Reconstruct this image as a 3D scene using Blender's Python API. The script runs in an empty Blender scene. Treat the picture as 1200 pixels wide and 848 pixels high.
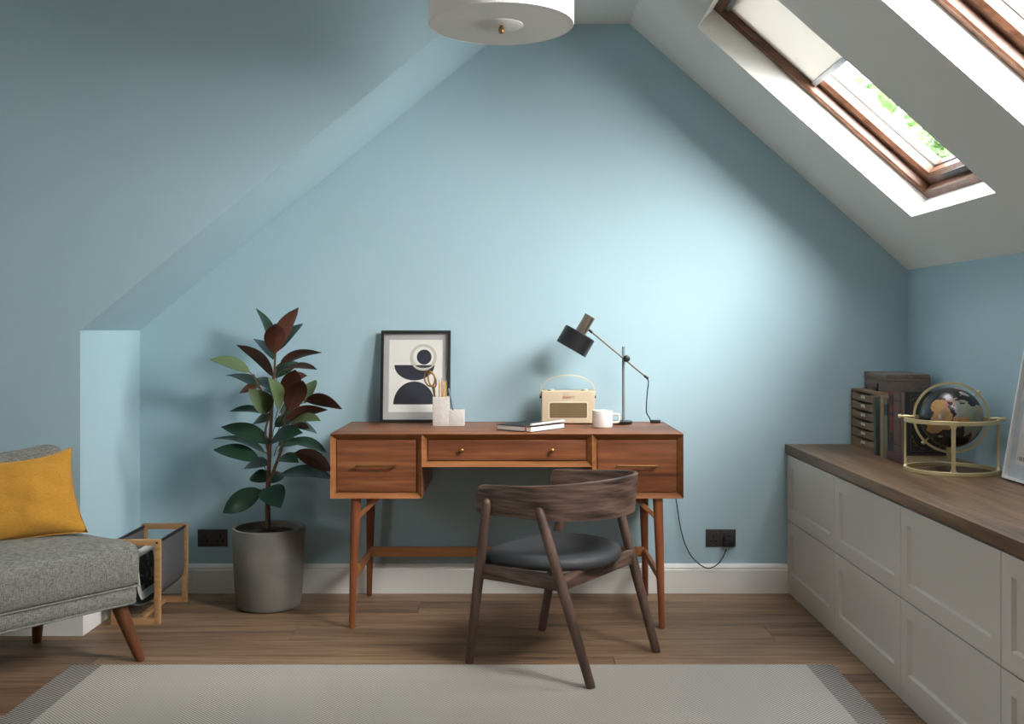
import bpy, bmesh, math, random
from mathutils import Vector, Matrix, noise
random.seed(7)
sc = bpy.context.scene
col = sc.collection
PI = math.pi

# ------------------------------------------------------------------ camera
F_PX, VPX, VPY, EYE = 1210.0, 600.0, 387.0, 1.162
cam_d = bpy.data.cameras.new('camera')
cam = bpy.data.objects.new('camera', cam_d)
col.objects.link(cam)
cam.location = (0, 0, EYE)
cam.rotation_euler = (PI / 2, 0, 0)
cam_d.sensor_width = 36.0
cam_d.lens = 36.0 * F_PX / 1200.0
cam_d.shift_x = 0.0
cam_d.shift_y = -(424.0 - VPY) / 1200.0
cam_d.clip_start = 0.02
sc.camera = cam

# ------------------------------------------------------------------ view
sc.view_settings.view_transform = 'Standard'
sc.view_settings.look = 'None'
sc.view_settings.gamma = 1.0
sc.view_settings.use_curve_mapping = False
sc.view_settings.exposure = 0.09
sc.cycles.use_denoising = True
sc.cycles.max_bounces = 10
sc.cycles.diffuse_bounces = 6
sc.cycles.transparent_max_bounces = 16
sc.cycles.sample_clamp_indirect = 6.0
sc.cycles.caustics_reflective = False
sc.cycles.caustics_refractive = False

# ------------------------------------------------------------------ world: bright cloudy sky
SKY_STRENGTH = 14.0
w = bpy.data.worlds.new('sky'); sc.world = w
w.use_nodes = True
nt = w.node_tree; nt.nodes.clear()
o_ = nt.nodes.new('ShaderNodeOutputWorld'); bg = nt.nodes.new('ShaderNodeBackground')
tc = nt.nodes.new('ShaderNodeTexCoord'); mp = nt.nodes.new('ShaderNodeMapping')
nz = nt.nodes.new('ShaderNodeTexNoise'); rp = nt.nodes.new('ShaderNodeValToRGB')
mp.inputs['Scale'].default_value = (1.0, 1.0, 2.6)
nz.inputs['Scale'].default_value = 2.6; nz.inputs['Detail'].default_value = 5
rp.color_ramp.elements[0].position = 0.36; rp.color_ramp.elements[0].color = (0.72, 0.82, 0.96, 1)
rp.color_ramp.elements[1].position = 0.58; rp.color_ramp.elements[1].color = (1, 0.98, 0.95, 1)
nt.links.new(tc.outputs['Generated'], mp.inputs['Vector'])
nt.links.new(mp.outputs['Vector'], nz.inputs['Vector'])
nt.links.new(nz.outputs['Fac'], rp.inputs['Fac'])
nt.links.new(rp.outputs['Color'], bg.inputs['Color'])
bg.inputs['Strength'].default_value = SKY_STRENGTH
nt.links.new(bg.outputs[0], o_.inputs['Surface'])
w.cycles.sampling_method = 'MANUAL'; w.cycles.sample_map_resolution = 256

# ------------------------------------------------------------------ hazy sun, low from the right and slightly behind the viewer
sun_d = bpy.data.lights.new('sun', 'SUN'); sun_d.energy = 59.0; sun_d.angle = math.radians(76); sun_d.color = (1.0, 0.98, 0.95)
sun = bpy.data.objects.new('sun', sun_d); col.objects.link(sun)
sun.location = (6, -3, 5)
sun.rotation_euler = Vector((-0.66, 0.68, -0.23)).to_track_quat('-Z', 'Y').to_euler()

# ------------------------------------------------------------------ room numbers
YB = 4.58            # back wall
YL = 3.946           # face of the wall standing forward on the left
XR = 1.756           # right wall
ZK = 1.43            # knee wall height on the right
ZC = 2.52            # flat ceiling
XA = -1.65           # left side of the alcove
XLW = -3.0           # far left wall (outside the frame)
YF = -1.7            # wall behind the camera
XRIDGE = 0.522
SL = Vector((XRIDGE - XR, 0, ZC - ZK)); SLEN = SL.length
S_DIR = SL.normalized(); N_DIR = Vector((-S_DIR.z * -1, 0, -S_DIR.x))   # up the slope / outward
N_DIR = Vector((S_DIR.z, 0, -S_DIR.x))
def SP(t, y, h):
    p = Vector((XR, y, ZK)) + S_DIR * t + N_DIR * h
    return p
SKY_T = (0.264, 1.380)
SKY_Y = [(3.325, 4.028), (2.155, 2.858)]

# daylight portals in the skylight openings: they emit nothing, they only guide the sampling of the sky
for k, (y0, y1) in enumerate(SKY_Y):
    L = bpy.data.lights.new('skylight_portal', 'AREA'); L.shape = 'RECTANGLE'
    L.size = y1 - y0 + 0.04; L.size_y = SKY_T[1] - SKY_T[0] + 0.04
    L.cycles.is_portal = True
    lo = bpy.data.objects.new('skylight_portal', L); col.objects.link(lo)
    c = SP(sum(SKY_T) / 2, (y0 + y1) / 2, 0.235)
    zax = N_DIR; xax = Vector((0, 1, 0)); yax = zax.cross(xax)
    M = Matrix((xax, yax, zax)).transposed().to_4x4(); M.translation = c
    lo.matrix_world = M

SW = (0.9, 1.75, 1.05, 1.85)      # unseen window added to the side wall for ambient fill: y0, y1, z0, z1
L = bpy.data.lights.new('fill_window_portal', 'AREA'); L.shape = 'RECTANGLE'; L.size = SW[1] - SW[0]; L.size_y = SW[3] - SW[2]; L.cycles.is_portal = True
lo = bpy.data.objects.new('fill_window_portal', L); col.objects.link(lo)
lo.location = (XLW - 0.12, (SW[0] + SW[1]) / 2, (SW[2] + SW[3]) / 2); lo.rotation_euler = (PI / 2, 0, -PI / 2)

def at(px, py, d):
    return Vector(((px - VPX) * d / F_PX, d, EYE - (py - VPY) * d / F_PX))

# ------------------------------------------------------------------ materials
def lin(c):
    c = c / 255.0
    return c / 12.92 if c <= 0.04045 else ((c + 0.055) / 1.055) ** 2.4
def rgb(r, g, b): return (lin(r), lin(g), lin(b), 1.0)

def new_mat(name):
    m = bpy.data.materials.new(name); m.use_nodes = True
    n = m.node_tree.nodes; b = n['Principled BSDF']
    return m, m.node_tree, b

def plain(name, c, rough=0.5, metal=0.0, var=0.06, scale=14.0, bump=0.0, bscale=None, spec=0.5, coat=0.0, stretch=None):
    """procedural: colour softly varied by noise, optional fine relief"""
    m, t, b = new_mat(name)
    tc = t.nodes.new('ShaderNodeTexCoord'); nz = t.nodes.new('ShaderNodeTexNoise')
    mp = t.nodes.new('ShaderNodeMapping')
    if stretch: mp.inputs['Scale'].default_value = stretch
    t.links.new(tc.outputs['Object'], mp.inputs['Vector'])
    t.links.new(mp.outputs['Vector'], nz.inputs['Vector'])
    nz.inputs['Scale'].default_value = scale; nz.inputs['Detail'].default_value = 4
    r = t.nodes.new('ShaderNodeValToRGB')
    r.color_ramp.elements[0].position = 0.3; r.color_ramp.elements[1].position = 0.7
    r.color_ramp.elements[0].color = (c[0] * (1 - var), c[1] * (1 - var), c[2] * (1 - var), 1)
    r.color_ramp.elements[1].color = (min(1, c[0] * (1 + var)), min(1, c[1] * (1 + var)), min(1, c[2] * (1 + var)), 1)
    t.links.new(nz.outputs['Fac'], r.inputs['Fac']); t.links.new(r.outputs['Color'], b.inputs['Base Color'])
    b.inputs['Roughness'].default_value = rough; b.inputs['Metallic'].default_value = metal
    b.inputs['Specular IOR Level'].default_value = spec
    b.inputs['Coat Weight'].default_value = coat
    if bump:
        n2 = t.nodes.new('ShaderNodeTexNoise'); n2.inputs['Scale'].default_value = bscale or scale * 8
        n2.inputs['Detail'].default_value = 3
        t.links.new(mp.outputs['Vector'], n2.inputs['Vector'])
        bp = t.nodes.new('ShaderNodeBump'); bp.inputs['Strength'].default_value = bump; bp.inputs['Distance'].default_value = 0.002
        t.links.new(n2.outputs['Fac'], bp.inputs['Height']); t.links.new(bp.outputs['Normal'], b.inputs['Normal'])
    return m

def wood(name, dark, mid, light, axis='X', scale=6.0, rough=0.45, rand=0.0, streak=22.0, bump=0.08, spec=0.4):
    m, t, b = new_mat(name)
    N = t.nodes.new; Lk = t.links.new
    tc = N('ShaderNodeTexCoord'); mp = N('ShaderNodeMapping')
    s = {'X': (0.07, 1, 1), 'Y': (1, 0.07, 1), 'Z': (1, 1, 0.07), 'XY': (0.09, 0.09, 1)}[axis]
    mp.inputs['Scale'].default_value = s
    vec = tc.outputs['Object']
    if rand:
        oi = N('ShaderNodeObjectInfo'); mul = N('ShaderNodeVectorMath'); mul.operation = 'SCALE'
        comb = N('ShaderNodeCombineXYZ')
        for k in range(3): Lk(oi.outputs['Random'], comb.inputs[k])
        Lk(comb.outputs[0], mul.inputs[0]); mul.inputs['Scale'].default_value = 37.0
        add = N('ShaderNodeVectorMath'); add.operation = 'ADD'
        Lk(vec, add.inputs[0]); Lk(mul.outputs[0], add.inputs[1]); vec = add.outputs[0]
    Lk(vec, mp.inputs['Vector'])
    n1 = N('ShaderNodeTexNoise'); n1.inputs['Scale'].default_value = scale; n1.inputs['Detail'].default_value = 4; n1.inputs['Distortion'].default_value = 0.9
    n2 = N('ShaderNodeTexNoise'); n2.inputs['Scale'].default_value = scale * streak / 4; n2.inputs['Detail'].default_value = 5
    for n in (n1, n2): Lk(mp.outputs['Vector'], n.inputs['Vector'])
    mx = N('ShaderNodeMath'); mx.operation = 'MULTIPLY_ADD'; mx.inputs[1].default_value = 0.38
    Lk(n2.outputs['Fac'], mx.inputs[0])
    m2 = N('ShaderNodeMath'); m2.operation = 'MULTIPLY'; m2.inputs[1].default_value = 0.62
    Lk(n1.outputs['Fac'], m2.inputs[0]); Lk(m2.outputs[0], mx.inputs[2])
    fac = mx.outputs[0]
    r = N('ShaderNodeValToRGB'); e = r.color_ramp.elements
    e[0].position = 0.34; e[0].color = dark; e[1].position = 0.66; e[1].color = light
    k = e.new(0.5); k.color = mid
    Lk(fac, r.inputs['Fac']); outc = r.outputs['Color']
    if rand:
        hs = N('ShaderNodeHueSaturation')
        mr = N('ShaderNodeMapRange'); mr.inputs['To Min'].default_value = 1 - rand; mr.inputs['To Max'].default_value = 1 + rand
        Lk(oi.outputs['Random'], mr.inputs['Value']); Lk(mr.outputs[0], hs.inputs['Value'])
        Lk(outc, hs.inputs['Color']); outc = hs.outputs['Color']
    Lk(outc, b.inputs['Base Color'])
    b.inputs['Roughness'].default_value = rough; b.inputs['Specular IOR Level'].default_value = spec
    bp = N('ShaderNodeBump'); bp.inputs['Strength'].default_value = bump; bp.inputs['Distance'].default_value = 0.002
    Lk(n2.outputs['Fac'], bp.inputs['Height']); Lk(bp.outputs['Normal'], b.inputs['Normal'])
    return m

def weave(name, c1, c2, sx=260.0, rough=0.9, stretch=7.0, bump=0.25):
    """slubby woven cloth: two crossing stretched noises"""
    m, t, b = new_mat(name); N = t.nodes.new; Lk = t.links.new
    tc = N('ShaderNodeTexCoord'); outs = []
    for s in ((1, 1, stretch), (stretch, stretch, 1.0)):
        mp = N('ShaderNodeMapping'); mp.inputs['Scale'].default_value = s
        nz = N('ShaderNodeTexNoise'); nz.inputs['Scale'].default_value = sx / stretch; nz.inputs['Detail'].default_value = 3
        Lk(tc.outputs['Object'], mp.inputs['Vector']); Lk(mp.outputs['Vector'], nz.inputs['Vector']); outs.append(nz.outputs['Fac'])
    a = N('ShaderNodeMath'); a.operation = 'ADD'; Lk(outs[0], a.inputs[0]); Lk(outs[1], a.inputs[1])
    h = N('ShaderNodeMath'); h.operation = 'MULTIPLY'; h.inputs[1].default_value = 0.5; Lk(a.outputs[0], h.inputs[0])
    r = N('ShaderNodeValToRGB'); e = r.color_ramp.elements
    e[0].position = 0.38; e[0].color = c1; e[1].position = 0.58; e[1].color = c2
    Lk(h.outputs[0], r.inputs['Fac']); Lk(r.outputs['Color'], b.inputs['Base Color'])
    b.inputs['Roughness'].default_value = rough; b.inputs['Specular IOR Level'].default_value = 0.15
    b.inputs['Sheen Weight'].default_value = 0.15
    bp = N('ShaderNodeBump'); bp.inputs['Strength'].default_value = bump; bp.inputs['Distance'].default_value = 0.002
    Lk(h.outputs[0], bp.inputs['Height']); Lk(bp.outputs['Normal'], b.inputs['Normal'])
    return m

def glass(name, refl=0.06, tint=(1, 1, 1, 1)):
    m = bpy.data.materials.new(name); m.use_nodes = True; t = m.node_tree; t.nodes.clear()
    o = t.nodes.new('ShaderNodeOutputMaterial'); mx = t.nodes.new('ShaderNodeMixShader')
    tr = t.nodes.new('ShaderNodeBsdfTransparent'); gl = t.nodes.new('ShaderNodeBsdfGlossy')
    tr.inputs['Color'].default_value = tint; gl.inputs['Roughness'].default_value = 0.03
    mx.inputs[0].default_value = refl
    t.links.new(tr.outputs[0], mx.inputs[1]); t.links.new(gl.outputs[0], mx.inputs[2]); t.links.new(mx.outputs[0], o.inputs['Surface'])
    return m

MT = {}
MT['wall'] = plain('blue_wall_paint', rgb(171, 199, 209), rough=0.75, var=0.012, scale=3.0, bump=0.05, bscale=260, spec=0.25)
MT['ceil'] = plain('white_ceiling_paint', rgb(236, 236, 231), rough=0.85, var=0.01, scale=3.0, bump=0.03, bscale=260, spec=0.2)
MT['trim'] = plain('white_satin_trim', rgb(240, 240, 236), rough=0.4, var=0.01, scale=5.0)
MT['plank'] = wood('dark_oak_plank', rgb(90, 67, 51), rgb(134, 105, 80), rgb(162, 133, 105), 'X', scale=9.0, rough=0.5, rand=0.16, streak=30)
MT['joint'] = plain('dark_floor_joint', rgb(34, 25, 20), rough=0.9)
MT['desk'] = wood('acorn_wood', rgb(82, 44, 26), rgb(130, 77, 47), rgb(174, 115, 76), 'X', scale=9.0, rough=0.42)
MT['desk_z'] = wood('acorn_wood_upright', rgb(96, 50, 29), rgb(136, 77, 46), rgb(160, 96, 62), 'Z', scale=9.0, rough=0.42)
MT['desk_frame'] = wood('acorn_wood_edge', rgb(114, 70, 40), rgb(146, 94, 56), rgb(170, 116, 74), 'X', scale=9.0, rough=0.42)
MT['walnut'] = wood('dark_walnut', rgb(52, 38, 32), rgb(88, 68, 58), rgb(112, 89, 78), 'Z', scale=15.0, rough=0.48, streak=9)
MT['walnut_band'] = wood('dark_walnut_bent', rgb(34, 24, 21), rgb(92, 71, 61), rgb(126, 101, 89), 'XY', scale=62.0, rough=0.48, streak=6)
MT['leg_brown'] = wood('brown_leg_wood', rgb(72, 40, 24), rgb(102, 60, 36), rgb(122, 76, 48), 'Z', scale=14.0, rough=0.4)
MT['top_wood'] = wood('smoked_oak_worktop', rgb(74, 54, 39), rgb(114, 87, 63), rgb(143, 114, 86), 'Y', scale=10.0, rough=0.45)
MT['cab'] = plain('taupe_painted_front', rgb(212, 204, 195), rough=0.5, var=0.012, scale=4)
MT['gap'] = plain('dark_gap', rgb(30, 28, 27), rough=0.9)
MT['brass'] = plain('aged_brass', rgb(146, 112, 66), rough=0.35, metal=0.9, var=0.05)
MT['brass_pale'] = plain('pale_brushed_brass', rgb(212, 196, 150), rough=0.4, metal=0.45, var=0.05)
MT['black'] = plain('matt_black', rgb(22, 21, 22), rough=0.5)
MT['black_metal'] = plain('black_enamel', rgb(30, 30, 32), rough=0.38)
MT['arm_steel'] = plain('dull_steel_arm', rgb(112, 102, 92), rough=0.45, metal=0.8)
MT['steel'] = plain('brushed_steel', rgb(168, 152, 138), rough=0.3, metal=0.95, stretch=(1, 1, 0.1), scale=60)
MT['post_grey'] = plain('grey_green_steel_post', rgb(130, 140, 138), rough=0.4, metal=0.4)
MT['leather'] = plain('charcoal_leather', rgb(62, 64, 67), rough=0.55, var=0.08, bump=0.15, bscale=180)
MT['tweed'] = weave('grey_tweed', rgb(92, 92, 86), rgb(142, 142, 134), sx=420.0)
MT['mustard'] = weave('mustard_cotton', rgb(186, 132, 44), rgb(204, 150, 62), sx=500, bump=0.1)
MT['concrete'] = plain('cast_concrete', rgb(120, 117, 110), rough=0.85, var=0.16, scale=9, bump=0.2, bscale=60)
MT['concrete_pale'] = plain('pale_concrete', rgb(204, 200, 192), rough=0.85, var=0.08, scale=60, bump=0.2, bscale=220)
MT['soil'] = plain('dark_soil', rgb(48, 38, 32), rough=1.0, var=0.4, scale=60, bump=0.8, bscale=90)
MT['bark'] = plain('brown_stem', rgb(92, 66, 52), rough=0.8, var=0.2, scale=60)
MT['leaf_green'] = plain('leaf_dark_green', rgb(28, 54, 38), rough=0.36, var=0.25, scale=9, coat=0.05, spec=0.35)
MT['leaf_olive'] = plain('leaf_pale_green', rgb(88, 105, 70), rough=0.35, var=0.15, scale=9, coat=0.15)
MT['leaf_under'] = plain('leaf_russet_underside', rgb(82, 46, 33), rough=0.5, var=0.15, scale=9)
MT['pale_oak'] = wood('pale_oak', rgb(160, 118, 78), rgb(186, 144, 100), rgb(204, 164, 120), 'X', scale=12, rough=0.5)
MT['felt'] = plain('dark_grey_felt', rgb(92, 93, 95), rough=0.95, var=0.08, scale=80, bump=0.2)
MT['cream'] = plain('cream_leathercloth', rgb(198, 181, 154), rough=0.55, var=0.03, bump=0.15, bscale=300)
MT['cream_light'] = plain('cream_plastic', rgb(216, 203, 180), rough=0.4, var=0.02)
MT['grille'] = plain('bronze_grille', rgb(128, 108, 76), rough=0.5, var=0.05)
MT['grille_d'] = plain('bronze_grille_dark', rgb(84, 68, 46), rough=0.6)
MT['china'] = plain('white_glazed_china', rgb(228, 224, 218), rough=0.25, var=0.01)
MT['china_foot'] = plain('unglazed_foot', rgb(206, 180, 156), rough=0.8)
MT['paper'] = plain('white_paper', rgb(232, 230, 224), rough=0.8, var=0.02, scale=120)
MT['mat_grey'] = plain('grey_mount', rgb(182, 182, 180), rough=0.9, var=0.01)
MT['ink'] = plain('ink_navy', rgb(38, 40, 54), rough=0.85, var=0.35, scale=28)
MT['ink_sand'] = plain('ink_sand', rgb(200, 196, 182), rough=0.85, var=0.05, scale=60)
MT['white_frame'] = plain('white_frame_paint', rgb(226, 226, 224), rough=0.4, var=0.01)
MT['blind'] = plain('white_blind_cloth', rgb(238, 236, 230), rough=0.9, var=0.01, scale=90)
MT['alu'] = plain('grey_aluminium', rgb(160, 164, 168), rough=0.4, metal=0.6)
MT['win_wood'] = wood('skylight_pine_stained', rgb(70, 44, 31), rgb(98, 66, 48), rgb(118, 82, 62), 'X', scale=12, rough=0.4)
MT['win_glass'] = glass('window_glass', 0.05)
MT['seal'] = plain('black_rubber_seal', rgb(22, 20, 20), rough=0.7)
MT['shade'] = plain('white_lamp_fabric', rgb(226, 224, 218), rough=0.85, var=0.01, scale=200)
MT['diff'] = plain('white_diffuser', rgb(232, 230, 224), rough=0.7, var=0.01)
MT['socket'] = plain('dark_bronze_plate', rgb(70, 64, 61), rough=0.45, metal=0.3, var=0.05)
MT['hole'] = plain('black_slot', rgb(12, 11, 11), rough=0.9)

# ------------------------------------------------------------------ mesh helpers
W = {}                      # world matrix of every root / part
class MB:
    """collects shapes; M places local shapes in the world"""
    def __init__(s, M=None): s.v = []; s.f = []; s.mi = []; s.M = M or Matrix(); s.cur = 0
    def add(s, vs, fs, mi=None):
        b = len(s.v); s.v += [s.M @ Vector(p) for p in vs]
        s.f += [tuple(b + i for i in f) for f in fs]; s.mi += [s.cur if mi is None else mi] * len(fs); return s
    def box(s, x0, x1, y0, y1, z0, z1, mi=None):
        x0, x1 = min(x0, x1), max(x0, x1); y0, y1 = min(y0, y1), max(y0, y1); z0, z1 = min(z0, z1), max(z0, z1)
        v = [(x0,y0,z0),(x1,y0,z0),(x1,y1,z0),(x0,y1,z0),(x0,y0,z1),(x1,y0,z1),(x1,y1,z1),(x0,y1,z1)]
        return s.add(v, [(3,2,1,0),(4,5,6,7),(0,1,5,4),(1,2,6,5),(2,3,7,6),(3,0,4,7)], mi)
    def hexa(s, p, mi=None):   # 8 points: bottom ring then top ring
        return s.add(p, [(3,2,1,0),(4,5,6,7),(0,1,5,4),(1,2,6,5),(2,3,7,6),(3,0,4,7)], mi)
    def bar(s, a, b, w, h, up=(0,0,1), mi=None):
        a = Vector(a); b = Vector(b); d = (b - a).normalized(); up = Vector(up)
        r = d.cross(up).normalized() * (w / 2); u = r.cross(d).normalized() * (h / 2)
        return s.hexa([a - r - u, a + r - u, a + r + u, a - r + u, b - r - u, b + r - u, b + r + u, b - r + u], mi)
    def rings(s, R, closed=True, cap0=True, cap1=True, mi=None):
        n = len(R[0]); v = [p for r in R for p in r]; f = []
        for i in range(len(R) - 1):
            for j in range(n if closed else n - 1):
                k = (j + 1) % n; f.append((i*n+j, i*n+k, (i+1)*n+k, (i+1)*n+j))
        if cap0: f.append(tuple(reversed(range(n))))
        if cap1: f.append(tuple((len(R)-1)*n + j for j in range(n)))
        return s.add(v, f, mi)
    def tube(s, pts, rad, n=10, mi=None, sq=1.0, cap=True):
        pts = [Vector(p) for p in pts]; m = len(pts)
        if not hasattr(rad, '__len__'): rad = [rad] * m
        R = []; up = None
        for i, p in enumerate(pts):
            d = (pts[min(i+1, m-1)] - pts[max(i-1, 0)]).normalized()
            if up is None:
                up = Vector((0,0,1)) if abs(d.z) < 0.9 else Vector((1,0,0))
            a = d.cross(up).normalized(); b = a.cross(d).normalized(); up = b
            R.append([p + a * (rad[i]*math.cos(2*PI*k/n)) + b * (rad[i]*sq*math.sin(2*PI*k/n)) for k in range(n)])
        return s.rings(R, True, cap, cap, mi)
    def lathe(s, prof, c=(0,0,0), n=32, mi=None, X=None, cap0=True, cap1=True):
        """prof [(r,z)]; X optional 4x4 placed before c"""
        X = X or Matrix(); c = Vector(c)
        R = [[c + X @ Vector((r*math.cos(2*PI*k/n), r*math.sin(2*PI*k/n), z)) for k in range(n)] for r, z in prof]
        return s.rings(R, True, cap0, cap1, mi)
    def prism(s, poly, fn, a, b, mi=None):
        """poly 2D; fn(u,v,w)->3D; extruded w from a to b"""
        n = len(poly)
        v = [fn(p[0], p[1], a) for p in poly] + [fn(p[0], p[1], b) for p in poly]
        f = [tuple(reversed(range(n))), tuple(range(n, 2*n))] + [(i, (i+1) % n, n + (i+1) % n, n + i) for i in range(n)]
        return s.add(v, f, mi)
    def build(s, name, mats, parent=None, bevel=0.0, seg=2, smooth=True, ang=38):
        me = bpy.data.meshes.new(name)
        inv = W[parent.name].inverted() if parent else None
        vs = [inv @ p for p in s.v] if inv else s.v
        me.from_pydata([tuple(p) for p in vs], [], s.f)
        if not isinstance(mats, (list, tuple)): mats = [mats]
        for m in mats: me.materials.append(MT[m] if isinstance(m, str) else m)
        for p, i in zip(me.polygons, s.mi): p.material_index = i
        bm = bmesh.new(); bm.from_mesh(me)
        bmesh.ops.recalc_face_normals(bm, faces=bm.faces)
        if bevel:
            es = [e for e in bm.edges if len(e.link_faces) == 2 and e.calc_face_angle(0) > 0.6]
            bmesh.ops.bevel(bm, geom=es, offset=bevel, offset_type='OFFSET', segments=seg, profile=0.6, affect='EDGES', clamp_overlap=True)
        bm.to_mesh(me); bm.free()
        if smooth:
            for p in me.polygons: p.use_smooth = True
            me.set_sharp_from_angle(angle=math.radians(ang))
        ob = bpy.data.objects.new(name, me); col.objects.link(ob)
        if parent: ob.parent = parent; W[ob.name] = W[parent.name]
        else: W[ob.name] = Matrix()
        return ob

def thing(name, label, cat, loc=(0,0,0), rz=0.0, group=None):
    o = bpy.data.objects.new(name, None); col.objects.link(o)
    o.empty_display_size = 0.05
    o.location = loc; o.rotation_euler = (0, 0, rz)
    W[o.name] = Matrix.Translation(Vector(loc)) @ Matrix.Rotation(rz, 4, 'Z')
    o['label'] = label; o['category'] = cat
    if group: o['group'] = group
    return o
def tag(o, label, cat, group=None):
    o['label'] = label; o['category'] = cat
    if group: o['group'] = group
    return o
def struct(o, label=None, cat=None):
    o['kind'] = 'structure'
    if label: o['label'] = label
    if cat: o['category'] = cat
    return o
def sempty(name, loc, label, cat):
    o = thing(name, label, cat, loc); o['kind'] = 'structure'; return o

# ------------------------------------------------------------------ floor
fl = struct(MB().box(XLW - .1, XR + .1, YF - .1, YB + .1, -0.12, -0.012).build('floor', 'joint', smooth=False),
            'dark brown oak plank floor running across the room', 'floor')
yy = YB - 0.005 + 0.045; row = 0
PW = 0.187
while yy > YF:
    y1, y0 = min(yy, YB), max(yy - PW, YF)
    off = [0.1, 1.05, 0.55, 1.5, 0.8, 0.3, 1.25][row % 7]
    x = XLW - off
    while x < XR:
        xa, xb = max(x, XLW), min(x + 1.83, XR)
        if xb - xa > 0.02 and y1 - y0 > 0.02:
            g = 0.0009; c = 0.0016
            p = MB(); a0, a1, b0, b1 = xa + g, xb - g, y0 + g, y1 - g
            p.rings([[(a0,b0,-.012),(a1,b0,-.012),(a1,b1,-.012),(a0,b1,-.012)],
                     [(a0,b0,-c),(a1,b0,-c),(a1,b1,-c),(a0,b1,-c)],
                     [(a0+c,b0+c,0),(a1-c,b0+c,0),(a1-c,b1-c,0),(a0+c,b1-c,0)]])
            p.build('plank', 'plank', fl, smooth=False)
        x += 1.83
    yy -= PW; row += 1

# ------------------------------------------------------------------ walls, ceiling
XZ = lambda u, v, w_: (u, w_, v)
b = MB().prism([(XA, -.012), (XR, -.012), (XR, ZK), (XRIDGE, ZC), (0.0, ZC), (XA, EYE)], XZ, YB, YB + .1)
struct(b.build('wall_back', 'wall', smooth=False), 'pale blue back wall under the sloped ceiling', 'wall')
b = MB().prism([(XLW, -.012), (XA, -.012), (XA, EYE), (0.0, ZC), (XLW, ZC)], XZ, YL, YB + .1)
struct(b.build('wall_left', 'wall', smooth=False), 'blue wall standing forward on the left with a sloped soffit edge', 'wall')
b = MB(); xa_, xb_ = XLW - .1, XLW
b.box(xa_, xb_, YF - .1, SW[0], -.012, ZC + .1); b.box(xa_, xb_, SW[1], YB + .1, -.012, ZC + .1); b.box(xa_, xb_, SW[0], SW[1], -.012, SW[2]); b.box(xa_, xb_, SW[0], SW[1], SW[3], ZC + .1)
struct(b.build('wall_side', 'ceil', smooth=False), 'white side wall far left, outside the view', 'wall')
fill_wn = sempty('window_3', (XLW - .05, (SW[0] + SW[1]) / 2, SW[2]), 'plain white side window added for fill light far left, outside the view', 'window')  # added opening, out of view, lets sky in as ambient fill
for q in ((SW[0], SW[0] + .05, SW[2], SW[3]), (SW[1] - .05, SW[1], SW[2], SW[3]), ((SW[0]+SW[1])/2 - .025, (SW[0]+SW[1])/2 + .025, SW[2] + .05, SW[3] - .05), (SW[0] + .05, SW[1] - .05, SW[2], SW[2] + .05), (SW[0] + .05, SW[1] - .05, SW[3] - .05, SW[3])):
    MB().box(XLW - .08, XLW - .02, *q).build('frame', 'trim', fill_wn, smooth=False)
for q in ((SW[0] + .05, (SW[0]+SW[1])/2 - .025), ((SW[0]+SW[1])/2 + .025, SW[1] - .05)):
    MB().box(XLW - .053, XLW - .047, q[0], q[1], SW[2] + .05, SW[3] - .05).build('pane', 'win_glass', fill_wn, smooth=False)
struct(MB().box(XR, XR + .1, YF - .1, YB + .1, -.012, ZK).build('wall_right', 'wall', smooth=False), 'low blue knee wall on the right below the slope', 'wall')
b = MB().prism([(XLW - .1, -.012), (XR + .1, -.012), (XR + .1, ZK), (XRIDGE, ZC + .1), (XLW - .1, ZC + .1)], XZ, YF - .1, YF)
struct(b.build('wall_front', 'ceil', smooth=False), 'white end wall behind the viewer', 'wall')
struct(MB().box(XLW - .1, XRIDGE, YF - .1, YB + .1, ZC, ZC + .1).build('ceiling', 'ceil', smooth=False), 'flat white ceiling at the top of the slope', 'ceiling')
RT = 0.20
b = MB()
def slab(t0, t1, y0, y1, h0=0.0, h1=RT, B=None):
    (B or b).hexa([SP(t0,y0,h0), SP(t0,y1,h0), SP(t1,y1,h0), SP(t1,y0,h0), SP(t0,y0,h1), SP(t0,y1,h1), SP(t1,y1,h1), SP(t1,y0,h1)])
slab(-0.15, SKY_T[0], YF - .1, YB + .1)
slab(SKY_T[1], SLEN + .16, YF - .1, YB + .1)
ys = [YF - .1] + sorted(sum(SKY_Y, ())) + [YB + .1]
for i in range(0, len(ys), 2): slab(SKY_T[0], SKY_T[1], ys[i], ys[i+1])
struct(b.build('ceiling_slope', 'ceil', smooth=False), 'white sloped ceiling with roof windows', 'ceiling')

# baseboards
def base_prof():      # (out, z)
    return [(0, 0), (.018, 0), (.018, .103), (.0135, .106), (.0135, .109), (.016, .112), (.0115, .124), (.006, .129), (0, .129)]
b = MB().prism(base_prof(), lambda u, v, w_: (w_, YB - u, v), XA, 1.245)
struct(b.build('baseboard_back', 'trim'), 'white moulded skirting along the back wall', 'skirting')
# the left skirting turns the outer corner, mitred
b = MB()
P = base_prof()
R = [[(XLW, YL - u, v) for u, v in P], [(XA + u, YL - u, v) for u, v in P], [(XA + u, YB - .018, v) for u, v in P]]
b.rings(R)
struct(b.build('baseboard_left', 'trim'), 'white moulded skirting turning the corner of the forward wall', 'skirting')

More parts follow.
